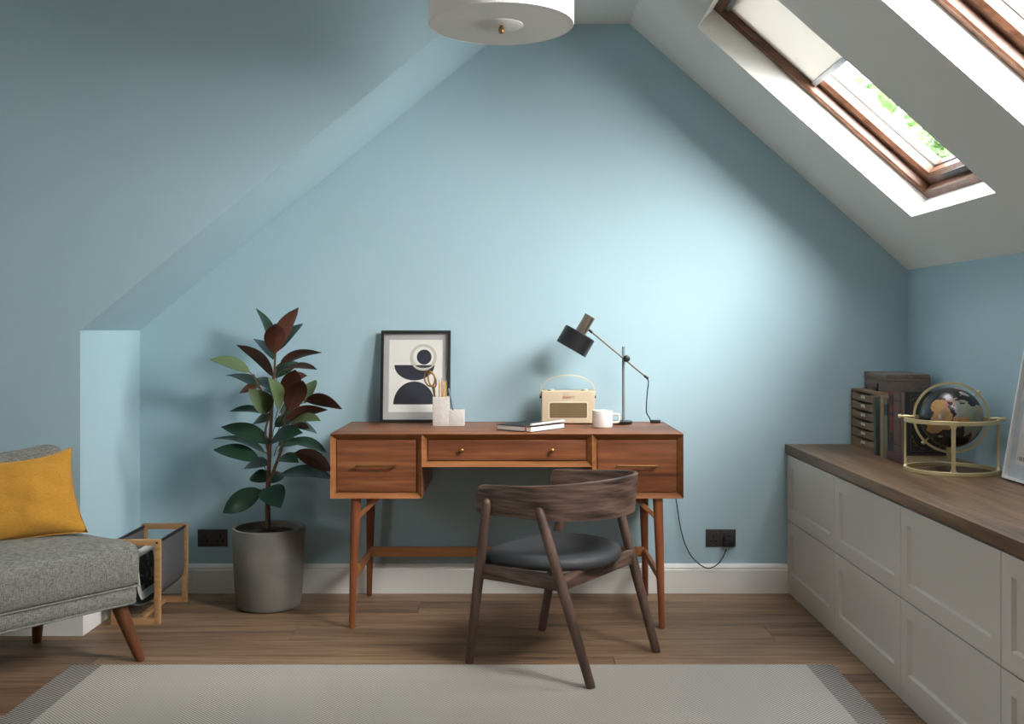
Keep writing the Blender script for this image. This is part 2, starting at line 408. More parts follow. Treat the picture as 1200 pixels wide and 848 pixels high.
# ------------------------------------------------------------------ roof windows
def ring4(t0, t1, y0, y1, h):
    return [SP(t0, y0, h), SP(t0, y1, h), SP(t1, y1, h), SP(t1, y0, h)]
def frame_bars(wn, name, ins0, ins1, h0, h1, T0, T1, Y0, Y1, mat, lip=0.006):
    """four mitred members, each its own mesh"""
    A = (T0 + ins0, T1 - ins0, Y0 + ins0, Y1 - ins0); Bq = (T0 + ins1, T1 - ins1, Y0 + ins1, Y1 - ins1)
    oc = lambda q, h: ring4(*q, h)
    L_ = lip
    Bl = (T0 + ins1 - L_, T1 - ins1 + L_, Y0 + ins1 - L_, Y1 - ins1 + L_)
    o0, o1, i0, i1, im = oc(A, h0), oc(A, h1), oc(Bl, h0), oc(Bq, h1), oc(Bq, h0 + L_)
    for k in range(4):
        j = (k + 1) % 4
        m = MB().rings([[o0[k], i0[k], im[k], i1[k], o1[k]], [o0[j], i0[j], im[j], i1[j], o1[j]]])
        m.build(name, mat, wn, smooth=False)
WIN_LAB = ['roof window nearest the back wall, white blind half drawn', 'roof window at the top right corner without a blind', 'third roof window, nearest the viewer']
for k, (y0, y1) in enumerate(SKY_Y):
    wn = sempty('window_%d' % (k + 1), SP(SKY_T[0], (y0 + y1) / 2, .1), WIN_LAB[k], 'window')
    T0, T1 = SKY_T
    frame_bars(wn, 'frame', 0.0, 0.034, 0.095, 0.20, T0, T1, y0, y1, 'win_wood')
    frame_bars(wn, 'sash', 0.030, 0.078, 0.130, 0.215, T0, T1, y0, y1, 'win_wood', lip=0.014)
    frame_bars(wn, 'seal', 0.0775, 0.081, 0.176, 0.184, T0, T1, y0, y1, 'seal', lip=0.0)
    g = MB(); i = 0.0755
    g.rings([ring4(T0 + i, T1 - i, y0 + i, y1 - i, .182), ring4(T0 + i, T1 - i, y0 + i, y1 - i, .188)])
    g.build('pane', 'win_glass', wn, smooth=False)
    v = MB(); ym = (y0 + y1) / 2
    v.hexa([SP(T0 + .041, ym - .17, .122), SP(T0 + .041, ym + .15, .122), SP(T0 + .066, ym + .15, .122), SP(T0 + .066, ym - .17, .122),
            SP(T0 + .041, ym - .17, .134), SP(T0 + .041, ym + .15, .134), SP(T0 + .066, ym + .15, .134), SP(T0 + .066, ym - .17, .134)])
    v.build('vent_flap', 'black', wn, bevel=.003)

# roller blind in the window nearest the back wall
mb_, t_, bs_ = new_mat('white_blind_translucent')
tl = t_.nodes.new('ShaderNodeBsdfTranslucent'); mx = t_.nodes.new('ShaderNodeMixShader'); wv = t_.nodes.new('ShaderNodeTexNoise')
bs_.inputs['Base Color'].default_value = rgb(236, 234, 228); bs_.inputs['Roughness'].default_value = 0.9
tl.inputs['Color'].default_value = rgb(236, 235, 232); mx.inputs[0].default_value = 0.15
wv.inputs['Scale'].default_value = 400; bpn = t_.nodes.new('ShaderNodeBump'); bpn.inputs['Strength'].default_value = 0.15; bpn.inputs['Distance'].default_value = 0.001
t_.links.new(wv.outputs['Fac'], bpn.inputs['Height']); t_.links.new(bpn.outputs[0], bs_.inputs['Normal'])
t_.links.new(bs_.outputs[0], mx.inputs[1]); t_.links.new(tl.outputs[0], mx.inputs[2])
t_.links.new(mx.outputs[0], t_.nodes['Material Output'].inputs['Surface'])
y0, y1 = SKY_Y[0]; TB = 0.905
bl = thing('roller_blind', 'white cloth roller blind half drawn over the roof window', 'blind', SP(1.34, (y0+y1)/2, .10))
b = MB(); n = 10
R = []
for i in range(n + 1):
    t = TB + (1.345 - TB) * i / n
    R.append([SP(t, y0 + .036, .124), SP(t, y1 - .036, .124), SP(t, y1 - .036, .1252), SP(t, y0 + .036, .1252)])
b.rings(R); b.build('cloth', mb_, bl, smooth=False)
b = MB(); slab(TB - .022, TB, y0 + .0355, y1 - .0355, .117, .129, b); b.build('bottom_bar', 'alu', bl, bevel=.003)
b = MB(); slab(1.325, 1.345, y0 + .0355, y1 - .0355, .110, .129, b); b.build('head_box', 'alu', bl, bevel=.003)

# ------------------------------------------------------------------ trees outside
mlf = []
for nm, c in (('tree_leaf', rgb(58, 92, 38)), ('tree_leaf_b', rgb(84, 112, 52))):
    m = plain(nm, c, rough=0.6, var=0.3, scale=3)
    mlf.append(m)
def tree(name, label, x, y, zt, r, mat, seed):
    rd = random.Random(seed)
    t = thing(name, label, 'tree', (x, y, -3.0), group=None)
    tr = MB(); tr.tube([(x, y, -3.0), (x + .1, y, -1.0), (x - .05, y + .1, zt - r), (x, y, zt)], [.2, .16, .1, .03], 8)
    for k in range(6):
        a = k * 1.05 + rd.random(); tr.tube([(x, y, zt - r*.9 + k*.12), (x + math.cos(a)*r*.6, y + math.sin(a)*r*.6, zt - r*.2 + rd.random()*r*.5)], [.05, .015], 6)
    tr.build('trunk', 'bark', t)
    b = MB()
    cl = []
    for k in range(26):
        d = Vector((rd.gauss(0,1), rd.gauss(0,1), rd.gauss(0,.8))).normalized() * r * (0.35 + .65 * rd.random())
        cl.append((Vector((x, y, zt)) + d, r * (0.22 + .2 * rd.random())))
    for c, rr in cl:
        for k in range(95):
            d = Vector((rd.gauss(0,1), rd.gauss(0,1), rd.gauss(0,1))).normalized()
            p = c + d * rr * (0.6 + .4 * rd.random()); s = 0.05 + .05 * rd.random()
            u = Vector((rd.gauss(0,1), rd.gauss(0,1), rd.gauss(0,1))).normalized(); v_ = u.cross(d).normalized() if u.cross(d).length > .01 else Vector((1,0,0))
            b.add([p - u*s*1.5, p + v_*s*.6, p + u*s*1.5, p - v_*s*.6], [(0, 1, 2, 3)])
    o = b.build('foliage', mat, t, smooth=False); o['kind'] = 'stuff'
tree('garden_tree', 'leafy green tree seen through the roof window pane, nearer the viewer', 5.35, 12.6, 3.05, 1.35, mlf[0], 3)
tree('garden_tree', 'pale green tree seen beside the sash of the roof window', 6.3, 17.5, 3.75, 1.2, mlf[1], 5)

# ------------------------------------------------------------------ rug
def rug_mat(name, ca, cb, period, duty, zig=True):
    m, t, b = new_mat(name); N = t.nodes.new; Lk = t.links.new
    tc = N('ShaderNodeTexCoord'); sp = N('ShaderNodeSeparateXYZ'); Lk(tc.outputs['Object'], sp.inputs[0])
    def mth(op, a, b_=None, c=None):
        n = N('ShaderNodeMath'); n.operation = op
        for i, q in enumerate((a, b_, c)):
            if q is None: continue
            if isinstance(q, (int, float)): n.inputs[i].default_value = q
            else: Lk(q, n.inputs[i])
        return n.outputs[0]
    x = mth('PINGPONG', sp.outputs['X'], 0.20 if zig else 9.0)
    d = mth('ADD', x, sp.outputs['Y'])
    s = mth('SINE', mth('MULTIPLY', d, 2 * PI / period))
    e = mth('SINE', mth('MULTIPLY', mth('SUBTRACT', sp.outputs['X'], sp.outputs['Y']), 2 * PI / (period * .5)))
    f = mth('ADD', mth('MULTIPLY', s, 0.42), mth('MULTIPLY', e, 0.10)); f = mth('ADD', f, duty)
    r = N('ShaderNodeValToRGB'); el = r.color_ramp.elements
    el[0].position = 0.25; el[0].color = ca; el[1].position = 0.75; el[1].color = cb
    Lk(f, r.inputs['Fac']); Lk(r.outputs['Color'], b.inputs['Base Color'])
    b.inputs['Roughness'].default_value = 0.95; b.inputs['Specular IOR Level'].default_value = 0.1
    bp = N('ShaderNodeBump'); bp.inputs['Strength'].default_value = 0.4; bp.inputs['Distance'].default_value = 0.002
    Lk(f, bp.inputs['Height']); Lk(bp.outputs['Normal'], b.inputs['Normal'])
    return m
RX0, RX1, RY0, RY1 = -1.522, 1.109, 1.75, 3.57
MT['rug'] = rug_mat('rug_twill', rgb(142, 135, 126), rgb(196, 190, 180), 0.0125, 0.62)
MT['rug_b'] = rug_mat('rug_twill_border', rgb(62, 58, 55), rgb(196, 190, 182), 0.0180, 0.45)
rg = thing('rug', 'flat woven stone coloured rug with dark striped ends', 'rug', ((RX0+RX1)/2, (RY0+RY1)/2, 0))
def rug_piece(nm, x0, x1, mat):
    nx = max(2, int((x1 - x0) / .12)); ny = 16; b = MB(); vs = []; fs = []
    for z, zz in ((0.0005, 0), (.007, 1)):
        for j in range(ny + 1):
            for i in range(nx + 1):
                vs.append((x0 + (x1-x0)*i/nx, RY0 + (RY1-RY0)*j/ny, z))
    q = (nx + 1) * (ny + 1); w_ = nx + 1
    for j in range(ny):
        for i in range(nx):
            a = j*w_ + i
            fs += [(a, a+w_, a+w_+1, a+1), (q+a, q+a+1, q+a+w_+1, q+a+w_)]
    for i in range(nx): fs += [(i, i+1, q+i+1, q+i), (ny*w_+i, q+ny*w_+i, q+ny*w_+i+1, ny*w_+i+1)]
    for j in range(ny): fs += [(j*w_, q+j*w_, q+(j+1)*w_, (j+1)*w_), (j*w_+nx, (j+1)*w_+nx, q+(j+1)*w_+nx, q+j*w_+nx)]
    b.add(vs, fs); return b.build(nm, mat, rg)
rug_piece('field', RX0 + .105, RX1 - .092, 'rug')
rug_piece('border', RX0, RX0 + .105, 'rug_b'); rug_piece('border', RX1 - .092, RX1, 'rug_b')
b = MB(); b.tube([(RX0 + .002, RY1 + .001, .0035), (RX1 - .002, RY1 + .001, .0035)], .0034, 8); b.build('binding', 'felt', rg)

# ------------------------------------------------------------------ desk
DF, DB = 4.02, 4.553
DX0, DX1 = -.7077, .6678
dk = thing('desk', 'acorn wood writing desk with three drawers and tapered legs', 'desk', ((DX0+DX1)/2, (DF+DB)/2, 0))
b = MB().box(DX0, DX1, DF, DB, .7565, .76); b.build('desktop', 'desk', dk, bevel=.0008)
def case(x0, x1, z0, z1, recess=.026, fr=.021, yb=DB):
    """drawer housing whose front edges are chamfered inwards on all sides"""
    b = MB()
    rect = lambda i, y: [(x0+i, y, z0+i), (x1-i, y, z0+i), (x1-i, y, z1-i*1.0), (x0+i, y, z1-i*1.0)]
    b.rings([rect(0, yb), rect(0, DF), rect(fr, DF + recess), rect(fr, DF + .2)], cap0=True, cap1=True)
    ob = b.build('case', 'desk_frame', dk, smooth=False)
    return (x0 + fr + .002, x1 - fr - .002, z0 + fr + .002, z1 - fr - .002)
def drawer(r, kind):
    x0, x1, z0, z1 = r; y = DF + .021
    d = MB().box(x0, x1, y, y + .018, z0, z1).build('drawer', 'desk', dk, bevel=.0012)
    bk = MB(); 
    if kind == 'bar':
        xm = (x0 + x1) / 2; zz = at(0, 546, DF).z; L_ = .078
        h = MB(); yy = y - .02
        h.tube([(xm - L_, yy, zz), (xm - L_*.5, yy - .001, zz), (xm + L_*.5, yy - .001, zz), (xm + L_, yy, zz)], .0042, 10)
        for s in (-1, 1): h.tube([(xm + s*(L_-.004), y + .001, zz), (xm + s*(L_-.004), yy, zz)], [.0042, .005], 10)
        h.build('handle', 'brass', d)
    else:
        for px in (541, 647):
            c = at(px, 528, DF); X = Matrix.Rotation(PI/2, 4, 'X')
            MB().lathe([(.0045,0), (.004,.008), (.0085,.013), (.009,.018), (.006,.021), (.001,.022)], (c.x, y, c.z), 16, X=X).build('knob', 'brass', d)
ZB, ZM, ZT = .5075, .6305, .7565
r1 = case(DX0, -.352, ZB, ZT); r3 = case(.312, DX1, ZB, ZT); r2 = case(-.352, .312, ZM, ZT)
drawer(r1, 'bar'); drawer(r3, 'bar'); drawer(r2, 'knob')
def dleg(xt, xf, yt, yf):
    b = MB(); b.tube([(xf, yf, .0), (xf, yf, .006), (xf + (xt-xf)*.55, yf + (yt-yf)*.55, .30), (xt, yt, ZB)], [.0105, .0118, .017, .0205], 16)
    b.build('leg', 'desk_z', dk)
XL, XRr = -.612, .572
for s, xt in ((-1, XL), (1, XRr)):
    dleg(xt, xt + s*.013, 4.052, 4.030); dleg(xt, xt + s*.013, 4.49, 4.522)
    xs = xt + s*.007
    MB().bar((xs, 4.042, .197), (xs, 4.507, .197), .018, .028).build('side_stretcher', 'desk_frame', dk, bevel=.003)
    MB().bar((xt - s*.006, 4.052, .428), (xt - s*.088, 4.062, .5065), .018, .022, up=(0, 1, 0)).build('brace', 'desk_frame', dk, bevel=.003)
    MB().bar((xt, 4.03, .501), (xt, 4.51, .501), .03, .014).build('leg_rail', 'desk_z', dk, bevel=.002)
MB().bar((XL - .005, 4.500, .199), (XRr + .005, 4.500, .199), .018, .042).build('back_stretcher', 'desk_frame', dk, bevel=.003)

# ------------------------------------------------------------------ curved-back chair
Fy = math.atan2(.561, -.829)
ch = thing('dining_chair', 'dark walnut chair with curved wraparound back and charcoal seat', 'chair', (.186, 3.67, 0.0), Fy)
CM = W[ch.name]
# local x = forward u, local y = left; the photo's right-hand (far) side is v = -y
def cl(u, v, z): return (u, -v, z)
feet = {'A': (-.245, -.237), 'B': (.245, -.237), 'C': (-.245, .237), 'D': (.245, .237)}
tops = {'A': (-.058, -.262), 'B': (.150, -.262), 'C': (-.058, .262), 'D': (.150, .262)}
ztop = {'A': .575, 'B': .585, 'C': .575, 'D': .585}
fz = {'A': .0072, 'B': 0.0005, 'C': .0005, 'D': .0005}
for k in 'ABCD':
    f, t = feet[k], tops[k]; b = MB(CM); pts = []; rad = []
    for q, r in ((0, .0145), (.02, .0155), (.55, .0185), (.9, .0165), (.97, .0155), (.992, .011), (1.0, .004)):
        pts.append(cl(f[0] + (t[0]-f[0])*q, f[1] + (t[1]-f[1])*q, fz[k] + (ztop[k]-fz[k])*q)); rad.append(r)
    b.tube(pts, rad, 16); b.build('leg', 'walnut', ch)
# bent back
prof = []
r_ = .242; ts = .205
nS = 12; nA = 36
for i in range(nS): q_ = (i / nS) ** 2; prof.append((ts * (1 - q_), -r_, (0, -1), q_ * ts))
L0 = ts; LA = PI * r_
for i in range(nA + 1):
    a = -PI/2 - PI * i / nA
    prof.append((r_ * math.cos(a), r_ * math.sin(a), (math.cos(a), math.sin(a)), L0 + LA * i / nA))
for i in range(1, nS + 1): q_ = 1 - (1 - i / nS) ** 2; prof.append((ts * q_, r_, (0, 1), L0 + LA + ts * q_))
LT = L0 * 2 + LA; R = []; TH = .016
extra = [0.0, .004, .010, .02]
for (u, v, nn, s) in prof:
    e = min(s, LT - s); q = 0.5 - 0.5 * math.cos(2 * PI * s / LT)        # 0 at the arm ends, 1 at the back
    zt = .630 + .036 * q; zb = .528 + .002 * q
    rr = .03
    if e < rr: dd = rr - math.sqrt(max(0, rr*rr - (rr-e)**2)); zt -= dd; zb += dd * .5
    lean = .012 * q
    o = TH / 2
    ring = []
    for (k, z) in ((1, zb), (1, (zb+zt)/2), (1, zt - .003), (.55, zt), (-.55, zt), (-1, zt - .003), (-1, (zb+zt)/2), (-1, zb)):
        of = o * k + lean * (z - zb) / (zt - zb)
        ring.append(cl(u + nn[0]*of, v + nn[1]*of, z))
    R.append(ring)
# flat strip coordinates would bend the grain; the grain runs along object x, close enough round the curve
b = MB(CM); b.rings(R); b.build('backrest', 'walnut_band', ch)
# seat cushion: D shape
out = []
for i in range(21):
    a = -PI/2 - PI * i / 20; out.append((.02 + .215 * math.cos(a) * 1.0, .240 * math.sin(a)))
out += [(.17, .234), (.205, .20), (.218, .08), (.218, -.08), (.205, -.20), (.17, -.234)]
def seat_ring(s, z, dish=0): return [cl(.03 + (u - .03) * s, v * s, z - .005 + dish) for u, v in out]
b = MB(CM)
b.rings([seat_ring(.93, .358), seat_ring(.985, .364), seat_ring(1.0, .377), seat_ring(.985, .392), seat_ring(.93, .402), seat_ring(.84, .405), seat_ring(.6, .398), seat_ring(.3, .393), seat_ring(.02, .392)])
b.build('seat', 'leather', ch, ang=60)
def lp(k, z):
    q = z / ztop[k]; f, t = feet[k], tops[k]; return (f[0] + (t[0]-f[0])*q, f[1] + (t[1]-f[1])*q)
zr = .332
for k, j in (('A', 'B'), ('C', 'D'), ('A', 'C'), ('B', 'D')):
    p, q = lp(k, zr), lp(j, zr)
    b = MB(CM); b.bar(cl(p[0], p[1]*.985, zr), cl(q[0], q[1]*.985, zr), .02, .05); b.build('seat_rail', 'walnut_band', ch, bevel=.003)

# ------------------------------------------------------------------ storage units and worktop on the right
CX = 1.219; CZT = .618
edges = [YB - .004, 3.905, 3.24, 2.575, 1.91]
CLAB = ['taupe storage unit in the far corner against the back wall', 'taupe storage unit second from the back wall, below the globe',
        'taupe storage unit third from the back wall, in front of the white framed poster', 'taupe storage unit cut by the right frame edge, nearest the viewer']
for k in range(4):
    ya, yb = edges[k+1] + .0005, edges[k] - .0005
    c = thing('storage_unit', CLAB[k], 'cabinet', ((CX+XR)/2, (ya+yb)/2, 0), group='taupe storage units under the worktop')
    MB().box(CX + .0215, XR - .003, ya, yb, .0, CZT + .001).build('body', 'cab', c, smooth=False)
    MB().box(CX + .008, CX + .021, ya, yb, .0, .041).build('plinth', 'cab', c, smooth=False)
    for z0, z1 in ((.045, .3225), (.3265, CZT - .006)):
        g = .0015; A = (ya + g, yb - g, z0, z1); fw = .052
        rect = lambda i, x: [(x, A[0]+i, A[2]+i), (x, A[1]-i, A[2]+i), (x, A[1]-i, A[3]-i), (x, A[0]+i, A[3]-i)]
        m = MB(); m.rings([rect(0, CX + .02), rect(0, CX + .001), rect(.001, CX), rect(fw, CX), rect(fw + .005, CX + .011), rect(fw + .005, CX + .018)], cap0=False, cap1=False)
        # back strip closing the frame
        dfr = m.build('drawer_front', 'cab', c, smooth=False)
        MB().box(CX + .011, CX + .0205, ya + g + fw + .004, yb - g - fw - .004, z0 + fw + .004, z1 - fw - .004).build('panel', 'cab', dfr, smooth=False)
wt = MB().box(CX - .008, XR - .001, 1.91, YB - .001, .621, .6586).build('worktop', 'top_wood', bevel=.002)
tag(wt, 'smoked oak worktop running along the taupe storage units', 'worktop')

# ------------------------------------------------------------------ sockets
def socket(px, label):
    c = at(px, 630, YB); w_, h_ = .066, .0385
    s = thing('wall_socket', label, 'socket', (c.x, YB, c.z - h_))
    MB().box(c.x - w_, c.x + w_, YB - .006, YB - .0002, c.z - h_, c.z + h_).build('plate', 'socket', s, bevel=.0015)
    for sx in (-1, 1):
        x = c.x + sx * .034
        MB().box(x - .003, x + .003, YB - .0066, YB - .004, c.z + .001, c.z + .012).build('slot', 'hole', s, smooth=False)
        for q in (-.011, .011):
            MB().box(x + q - .0042, x + q + .0042, YB - .0066, YB - .004, c.z - .016, c.z - .010).build('slot', 'hole', s, smooth=False)
        MB().box(x - sx*.02 - .005, x - sx*.02 + .005, YB - .0085, YB - .005, c.z + .014, c.z + .027).build('switch', 'socket', s, bevel=.0015)
socket(249.5, 'dark bronze double socket left of the plant pot, nothing plugged in')
socket(844.5, 'dark bronze double socket right of the desk, with a black plug in it')

# ------------------------------------------------------------------ drum pendant
LC = at(587.5, 29.5, 3.22); LR = .2255
pl = thing('drum_pendant', 'white drum ceiling light with brass finial', 'ceiling light', (LC.x, LC.y, ZC))
b = MB(); H_ = .27
b.lathe([(LR, 0), (LR + .001, .002), (LR + .001, H_ - .002), (LR, H_), (LR - .003, H_), (LR - .003, 0)], LC, 96, cap0=False, cap1=False)
n = 96; b.f += [(k, (k+1) % n, 5*n + (k+1) % n, 5*n + k) for k in range(n)]; b.mi += [0] * n
b.build('drum_shade', 'shade', pl)
MB().lathe([(LR - .004, .001), (LR - .004, .004)], LC, 96).build('diffuser', 'diff', pl)
MB().lathe([(.0, -.002), (.067, -.002), (.0685, -.001), (.0685, .0015)], LC, 64, cap0=False).build('diffuser_disc', 'shade', pl)
X = Matrix.Rotation(PI, 4, 'X')
MB().lathe([(.009, -.004), (.009, .001), (.005, .003), (.0055, .006), (.0085, .010), (.0085, .022), (.006, .026), (.001, .027)], LC, 20, X=X).build('finial', 'brass', pl)
b = MB(); b.tube([(LC.x, LC.y, LC.z + .009), (LC.x, LC.y, ZC - .02)], .007, 12)
for k in range(3):
    a = k * 2 * PI / 3; b.tube([(LC.x, LC.y, LC.z + H_ - .01), (LC.x + math.cos(a)*(LR-.003), LC.y + math.sin(a)*(LR-.003), LC.z + H_ - .01)], .002, 6)
b.build('stem', 'brass', pl)
MB().lathe([(.055, ZC - .022 - LC.z), (.06, ZC - .018 - LC.z), (.06, ZC - .0002 - LC.z)], LC, 40).build('canopy', 'white_frame', pl)

# ------------------------------------------------------------------ plant
PC = Vector((-1.0265, 4.358, 0))
pt = thing('potted_plant', 'rubber plant with dark green and russet leaves in a concrete pot', 'plant', PC)
b = MB()
b.lathe([(.118, .0), (.130, .006), (.136, .022), (.1425, .13), (.148, .25), (.151, .325), (.1505, .333), (.147, .335), (.140, .335), (.137, .332), (.134, .30)], PC, 64, cap1=False)
b.build('pot', 'concrete', pt)
b = MB(); n = 40; R = []
for i, (r, z) in enumerate([(.1345, .306), (.10, .311), (.06, .314), (.025, .318), (.003, .320)]):
    R.append([PC + Vector((r*math.cos(2*PI*k/n), r*math.sin(2*PI*k/n), z + (random.random()-.5)*.010)) for k in range(n)])
b.rings(R, cap0=False); b.build('soil', 'soil', pt)
def pp(px, py, dy=0): return at(px, py, PC.y + dy)
def smooth_path(pts, n=6):
    o = []; P = [pts[0]] + pts + [pts[-1]]
    for i in range(1, len(P) - 2):
        for k in range(n):
            t = k / n; a, b_, c, d = P[i-1], P[i], P[i+1], P[i+2]
            o.append(.5 * ((2*b_) + (c-a)*t + (2*a-5*b_+4*c-d)*t*t + (3*b_-a-3*c+d)*t**3))
    o.append(pts[-1]); return o
def stem(pts, r0, r1):
    p = smooth_path(pts); m = len(p)
    b = MB(); b.tube(p, [r0 + (r1-r0)*i/(m-1) for i in range(m)], 9); b.build('stem', 'bark', pt)
stem([pp(314, 619), pp(313.5, 590), pp(314.5, 560), pp(316, 525), pp(318, 490, .005), pp(321, 445), pp(323, 408)], .0125, .004)
stem([pp(315, 566), pp(322, 548, -.03), pp(329, 528, -.045), pp(333, 500, -.05), pp(338, 470, -.05), pp(344, 450, -.05)], .008, .003)
stem([pp(315, 532), pp(311, 505, -.02), pp(317, 478, -.03), pp(306, 456, -.03), pp(297, 438, -.02)], .006, .0025)
def leaf(bx, by, tx, ty, wpx, side, dyb, sgn, top='leaf_green', under='leaf_under', L0=.185, stalk=None, bend=.12):
    mmpx = PC.y / F_PX
    B0 = pp(bx, by, dyb); lp_ = math.hypot(tx-bx, ty-by) * mmpx
    dy = sgn * min(.12, math.sqrt(max(0.0004, L0*L0 - lp_*lp_)))
    T0 = pp(tx, ty, dyb + dy)
    ax = T0 - B0; L = ax.length; a = ax / L
    Wd = max(.43 * L, wpx * mmpx * 1.02)
    cam_dir = (Vector((0, 0, EYE)) - (B0 + T0) / 2).normalized()
    c = cam_dir - a * cam_dir.dot(a); cl_ = c.length; c.normalize()
    cosv = min(1.0, (wpx * mmpx) / Wd); ang = math.acos(cosv)
    s = 1 if side == 't' else -1
    best = None
    for q in (ang, -ang):
        nrm = Matrix.Rotation(q, 3, a) @ (c * s)
        if best is None or nrm.z > best.z: best = nrm
    nrm = best; r = a.cross(nrm).normalized()
    NS = 12; top_v = []; bot_v = []
    for i in range(NS + 1):
        t = i / NS
        hw = Wd / 2 * (math.sin(PI * min(1, t ** .85)) ** .75) if 0 < i < NS else Wd * .01
        if t > .85: hw *= 1 - .35 * ((t - .85) / .15)
        cen = B0 + a * (L * t) + nrm * (bend * L * (math.sin(PI * t) * .8))
        for k, (e, up) in enumerate(((-1, .16), (-.5, .05), (0, 0), (.5, .05), (1, .16))):
            p = cen + r * (hw * e) + nrm * (hw * up)
            top_v.append(p + nrm * .0006); bot_v.append(p - nrm * .0006)
    b = MB(); m = len(top_v); fs = []; fm = []
    for i in range(NS):
        for k in range(4):
            q = i*5 + k; fs.append((q, q+1, q+6, q+5)); fm.append(0); fs.append((m+q, m+q+5, m+q+6, m+q+1)); fm.append(1)
        for k in (0, 4):
            q = i*5 + k; fs.append((q, q+5, m+q+5, m+q)); fm.append(0)
    b.add(top_v + bot_v, fs); b.mi = fm
    # midrib and stalk
    rib = [B0 + a*(L*t) + nrm*(bend*L*math.sin(PI*t)*.8 - .0008) for t in (0, .25, .5, .75, .97)]
    b.tube(rib, [.0018, .0015, .0012, .0008, .0004], 5, mi=2)
    if stalk:
        s0 = pp(*stalk); b.tube(smooth_path([s0, (s0 + B0)/2 + Vector((0, 0, .012)), B0 + a*.004], 4), .0019, 6, mi=2)
    # keep the face sides exactly as modelled
    me = bpy.data.meshes.new('leaf'); inv = W[pt.name].inverted()
    me.from_pydata([tuple(inv @ p) for p in b.v], [], b.f)
    for mm in (top, under, 'bark'): me.materials.append(MT[mm])
    for p_, i_ in zip(me.polygons, b.mi): p_.material_index = i_; p_.use_smooth = True
    me.set_sharp_from_angle(angle=math.radians(60))
    ob = bpy.data.objects.new('leaf', me); col.objects.link(ob); ob.parent = pt; W[ob.name] = W[pt.name]
g, u = 't', 'u'
LV = [
 (319,408,300,361,11,g,.0,1), (325,410,350,360,18,u,-.01,-1), (323,414,323,379,24,u,-.01,-1), (326,411,355,379,13,g,.02,1), (320,421,297,397,12,g,.02,1),
 (320,441,277,404,13,u,.0,-1), (293,436,246,421,14,g,-.02,-1,'leaf_olive'), (304,455,264,440,10,g,-.02,1), (300,456,281,460,9,u,-.03,-1),
 (328,427,377,413,10,u,0,-1), (330,434,372,433,7,u,.03,1), (321,443,349,424,15,g,.02,1), (337,472,346,433,23,u,-.06,-1), (338,482,355,446,24,u,-.07,-1),
 (358,472,370,445,14,g,-.03,1,'leaf_olive'), (328,479,314,442,15,g,-.08,-1,'leaf_olive'), (317,481,291,456,23,g,-.07,-1,'leaf_olive'),
 (358,470,401,479,14,u,-.04,-1), (316,486,269,482,8,g,-.04,-1), (316,519,259,500,19,g,-.02,-1), (310,530,249,514,8,g,.03,1), (304,539,250,527,18,g,-.02,-1),
 (334,493,384,480,13,u,-.06,-1,'leaf_olive'), (336,498,376,493,9,g,-.06,-1,'leaf_olive'), (334,503,363,502,7,u,-.04,1), (318,517,355,507,16,g,-.06,-1),
 (335,517,383,530,12,g,-.05,-1), (345,530,389,552,19,u,-.05,-1), (325,539,350,542,12,g,-.07,-1), (328,556,391,561,14,g,-.03,-1), (316,563,294,558,17,g,.0,1),
 (306,574,261,601,24,g,-.03,-1), (313,571,329,595,30,g,-.03,-1), (317,566,331,554,14,g,.02,1), (318,492,296,497,10,g,.0,1), (330,462,312,455,14,g,.0,1), (322,500,344,489,14,g,-.02,1),
 (320,470,300,478,13,g,.03,1), (330,488,350,470,18,g,.03,1), (314,545,286,549,12,g,.04,1), (326,522,352,517,13,g,.05,1), (334,450,360,440,12,u,.04,1), (318,456,296,444,12,g,.05,1), (340,498,372,508,10,g,.04,1),
]
ST = {6: (303,453,-.03), 21: (312,552,0), 20: (315,538,0), 27: (327,538,-.03), 30: (314,560,0), 31: (314,578,0), 29: (318,556,-.02), 17: (342,462,-.05)}
for i, q in enumerate(LV):
    leaf(*q, stalk=ST.get(i, None) or ((q[0] + (316 - q[0]) * .45, q[1] + 12, q[6] * .4) if i > 4 else None))

# ------------------------------------------------------------------ magazine rack
RA, RB, RY_A, RY_B, RZ = -1.586, -1.392, 4.079, 4.44, .334
mr = thing('magazine_rack', 'pale oak magazine rack with a dark grey felt sling', 'magazine rack', ((RA+RB)/2, (RY_A+RY_B)/2, 0))
q = .0225
for ya, yb in ((RY_A, RY_A + q), (RY_B - q, RY_B)):
    for xa in (RA, RB - q): MB().box(xa, xa + q, ya, yb, 0, RZ).build('post', 'pale_oak', mr, bevel=.001)
    MB().box(RA + q, RB - q, ya, yb, RZ - q, RZ).build('rail', 'pale_oak', mr, bevel=.001)
    MB().box(RA + q, RB - q, ya, yb, 0, q).build('rail', 'pale_oak', mr, bevel=.001)
MB().box(-1.499, -1.479, RY_A + q, RY_B - q, .001, .018).build('rail', 'pale_oak', mr, bevel=.001)
for x in (RA + .011, RB - .011):
    MB().tube([(x, RY_A + .004, RZ - .011), (x, RY_B - .004, RZ - .011)], .006, 10).build('rod', 'black', mr)
    MB().tube([(x, RY_A - .0006, RZ - .011), (x, RY_A + .004, RZ - .011)], .0042, 12).build('bolt', 'black', mr)
xm = (RA + RB) / 2; hw = (RB - RA) / 2 - .011; zc = .155
path = [(xm - hw + .0, RZ - .004)]
for i in range(8): path.append((xm - hw, RZ - .012 - (RZ - .012 - zc) * (i + 1) / 8))
for i in range(1, 16):
    a = PI + PI * i / 16; path.append((xm + hw * math.cos(a), zc + .085 * math.sin(a)))
for i in range(9): path.append((xm + hw, zc + (RZ - .012 - zc) * i / 8))
path.append((xm + hw, RZ - .004))
b = MB(); R = []
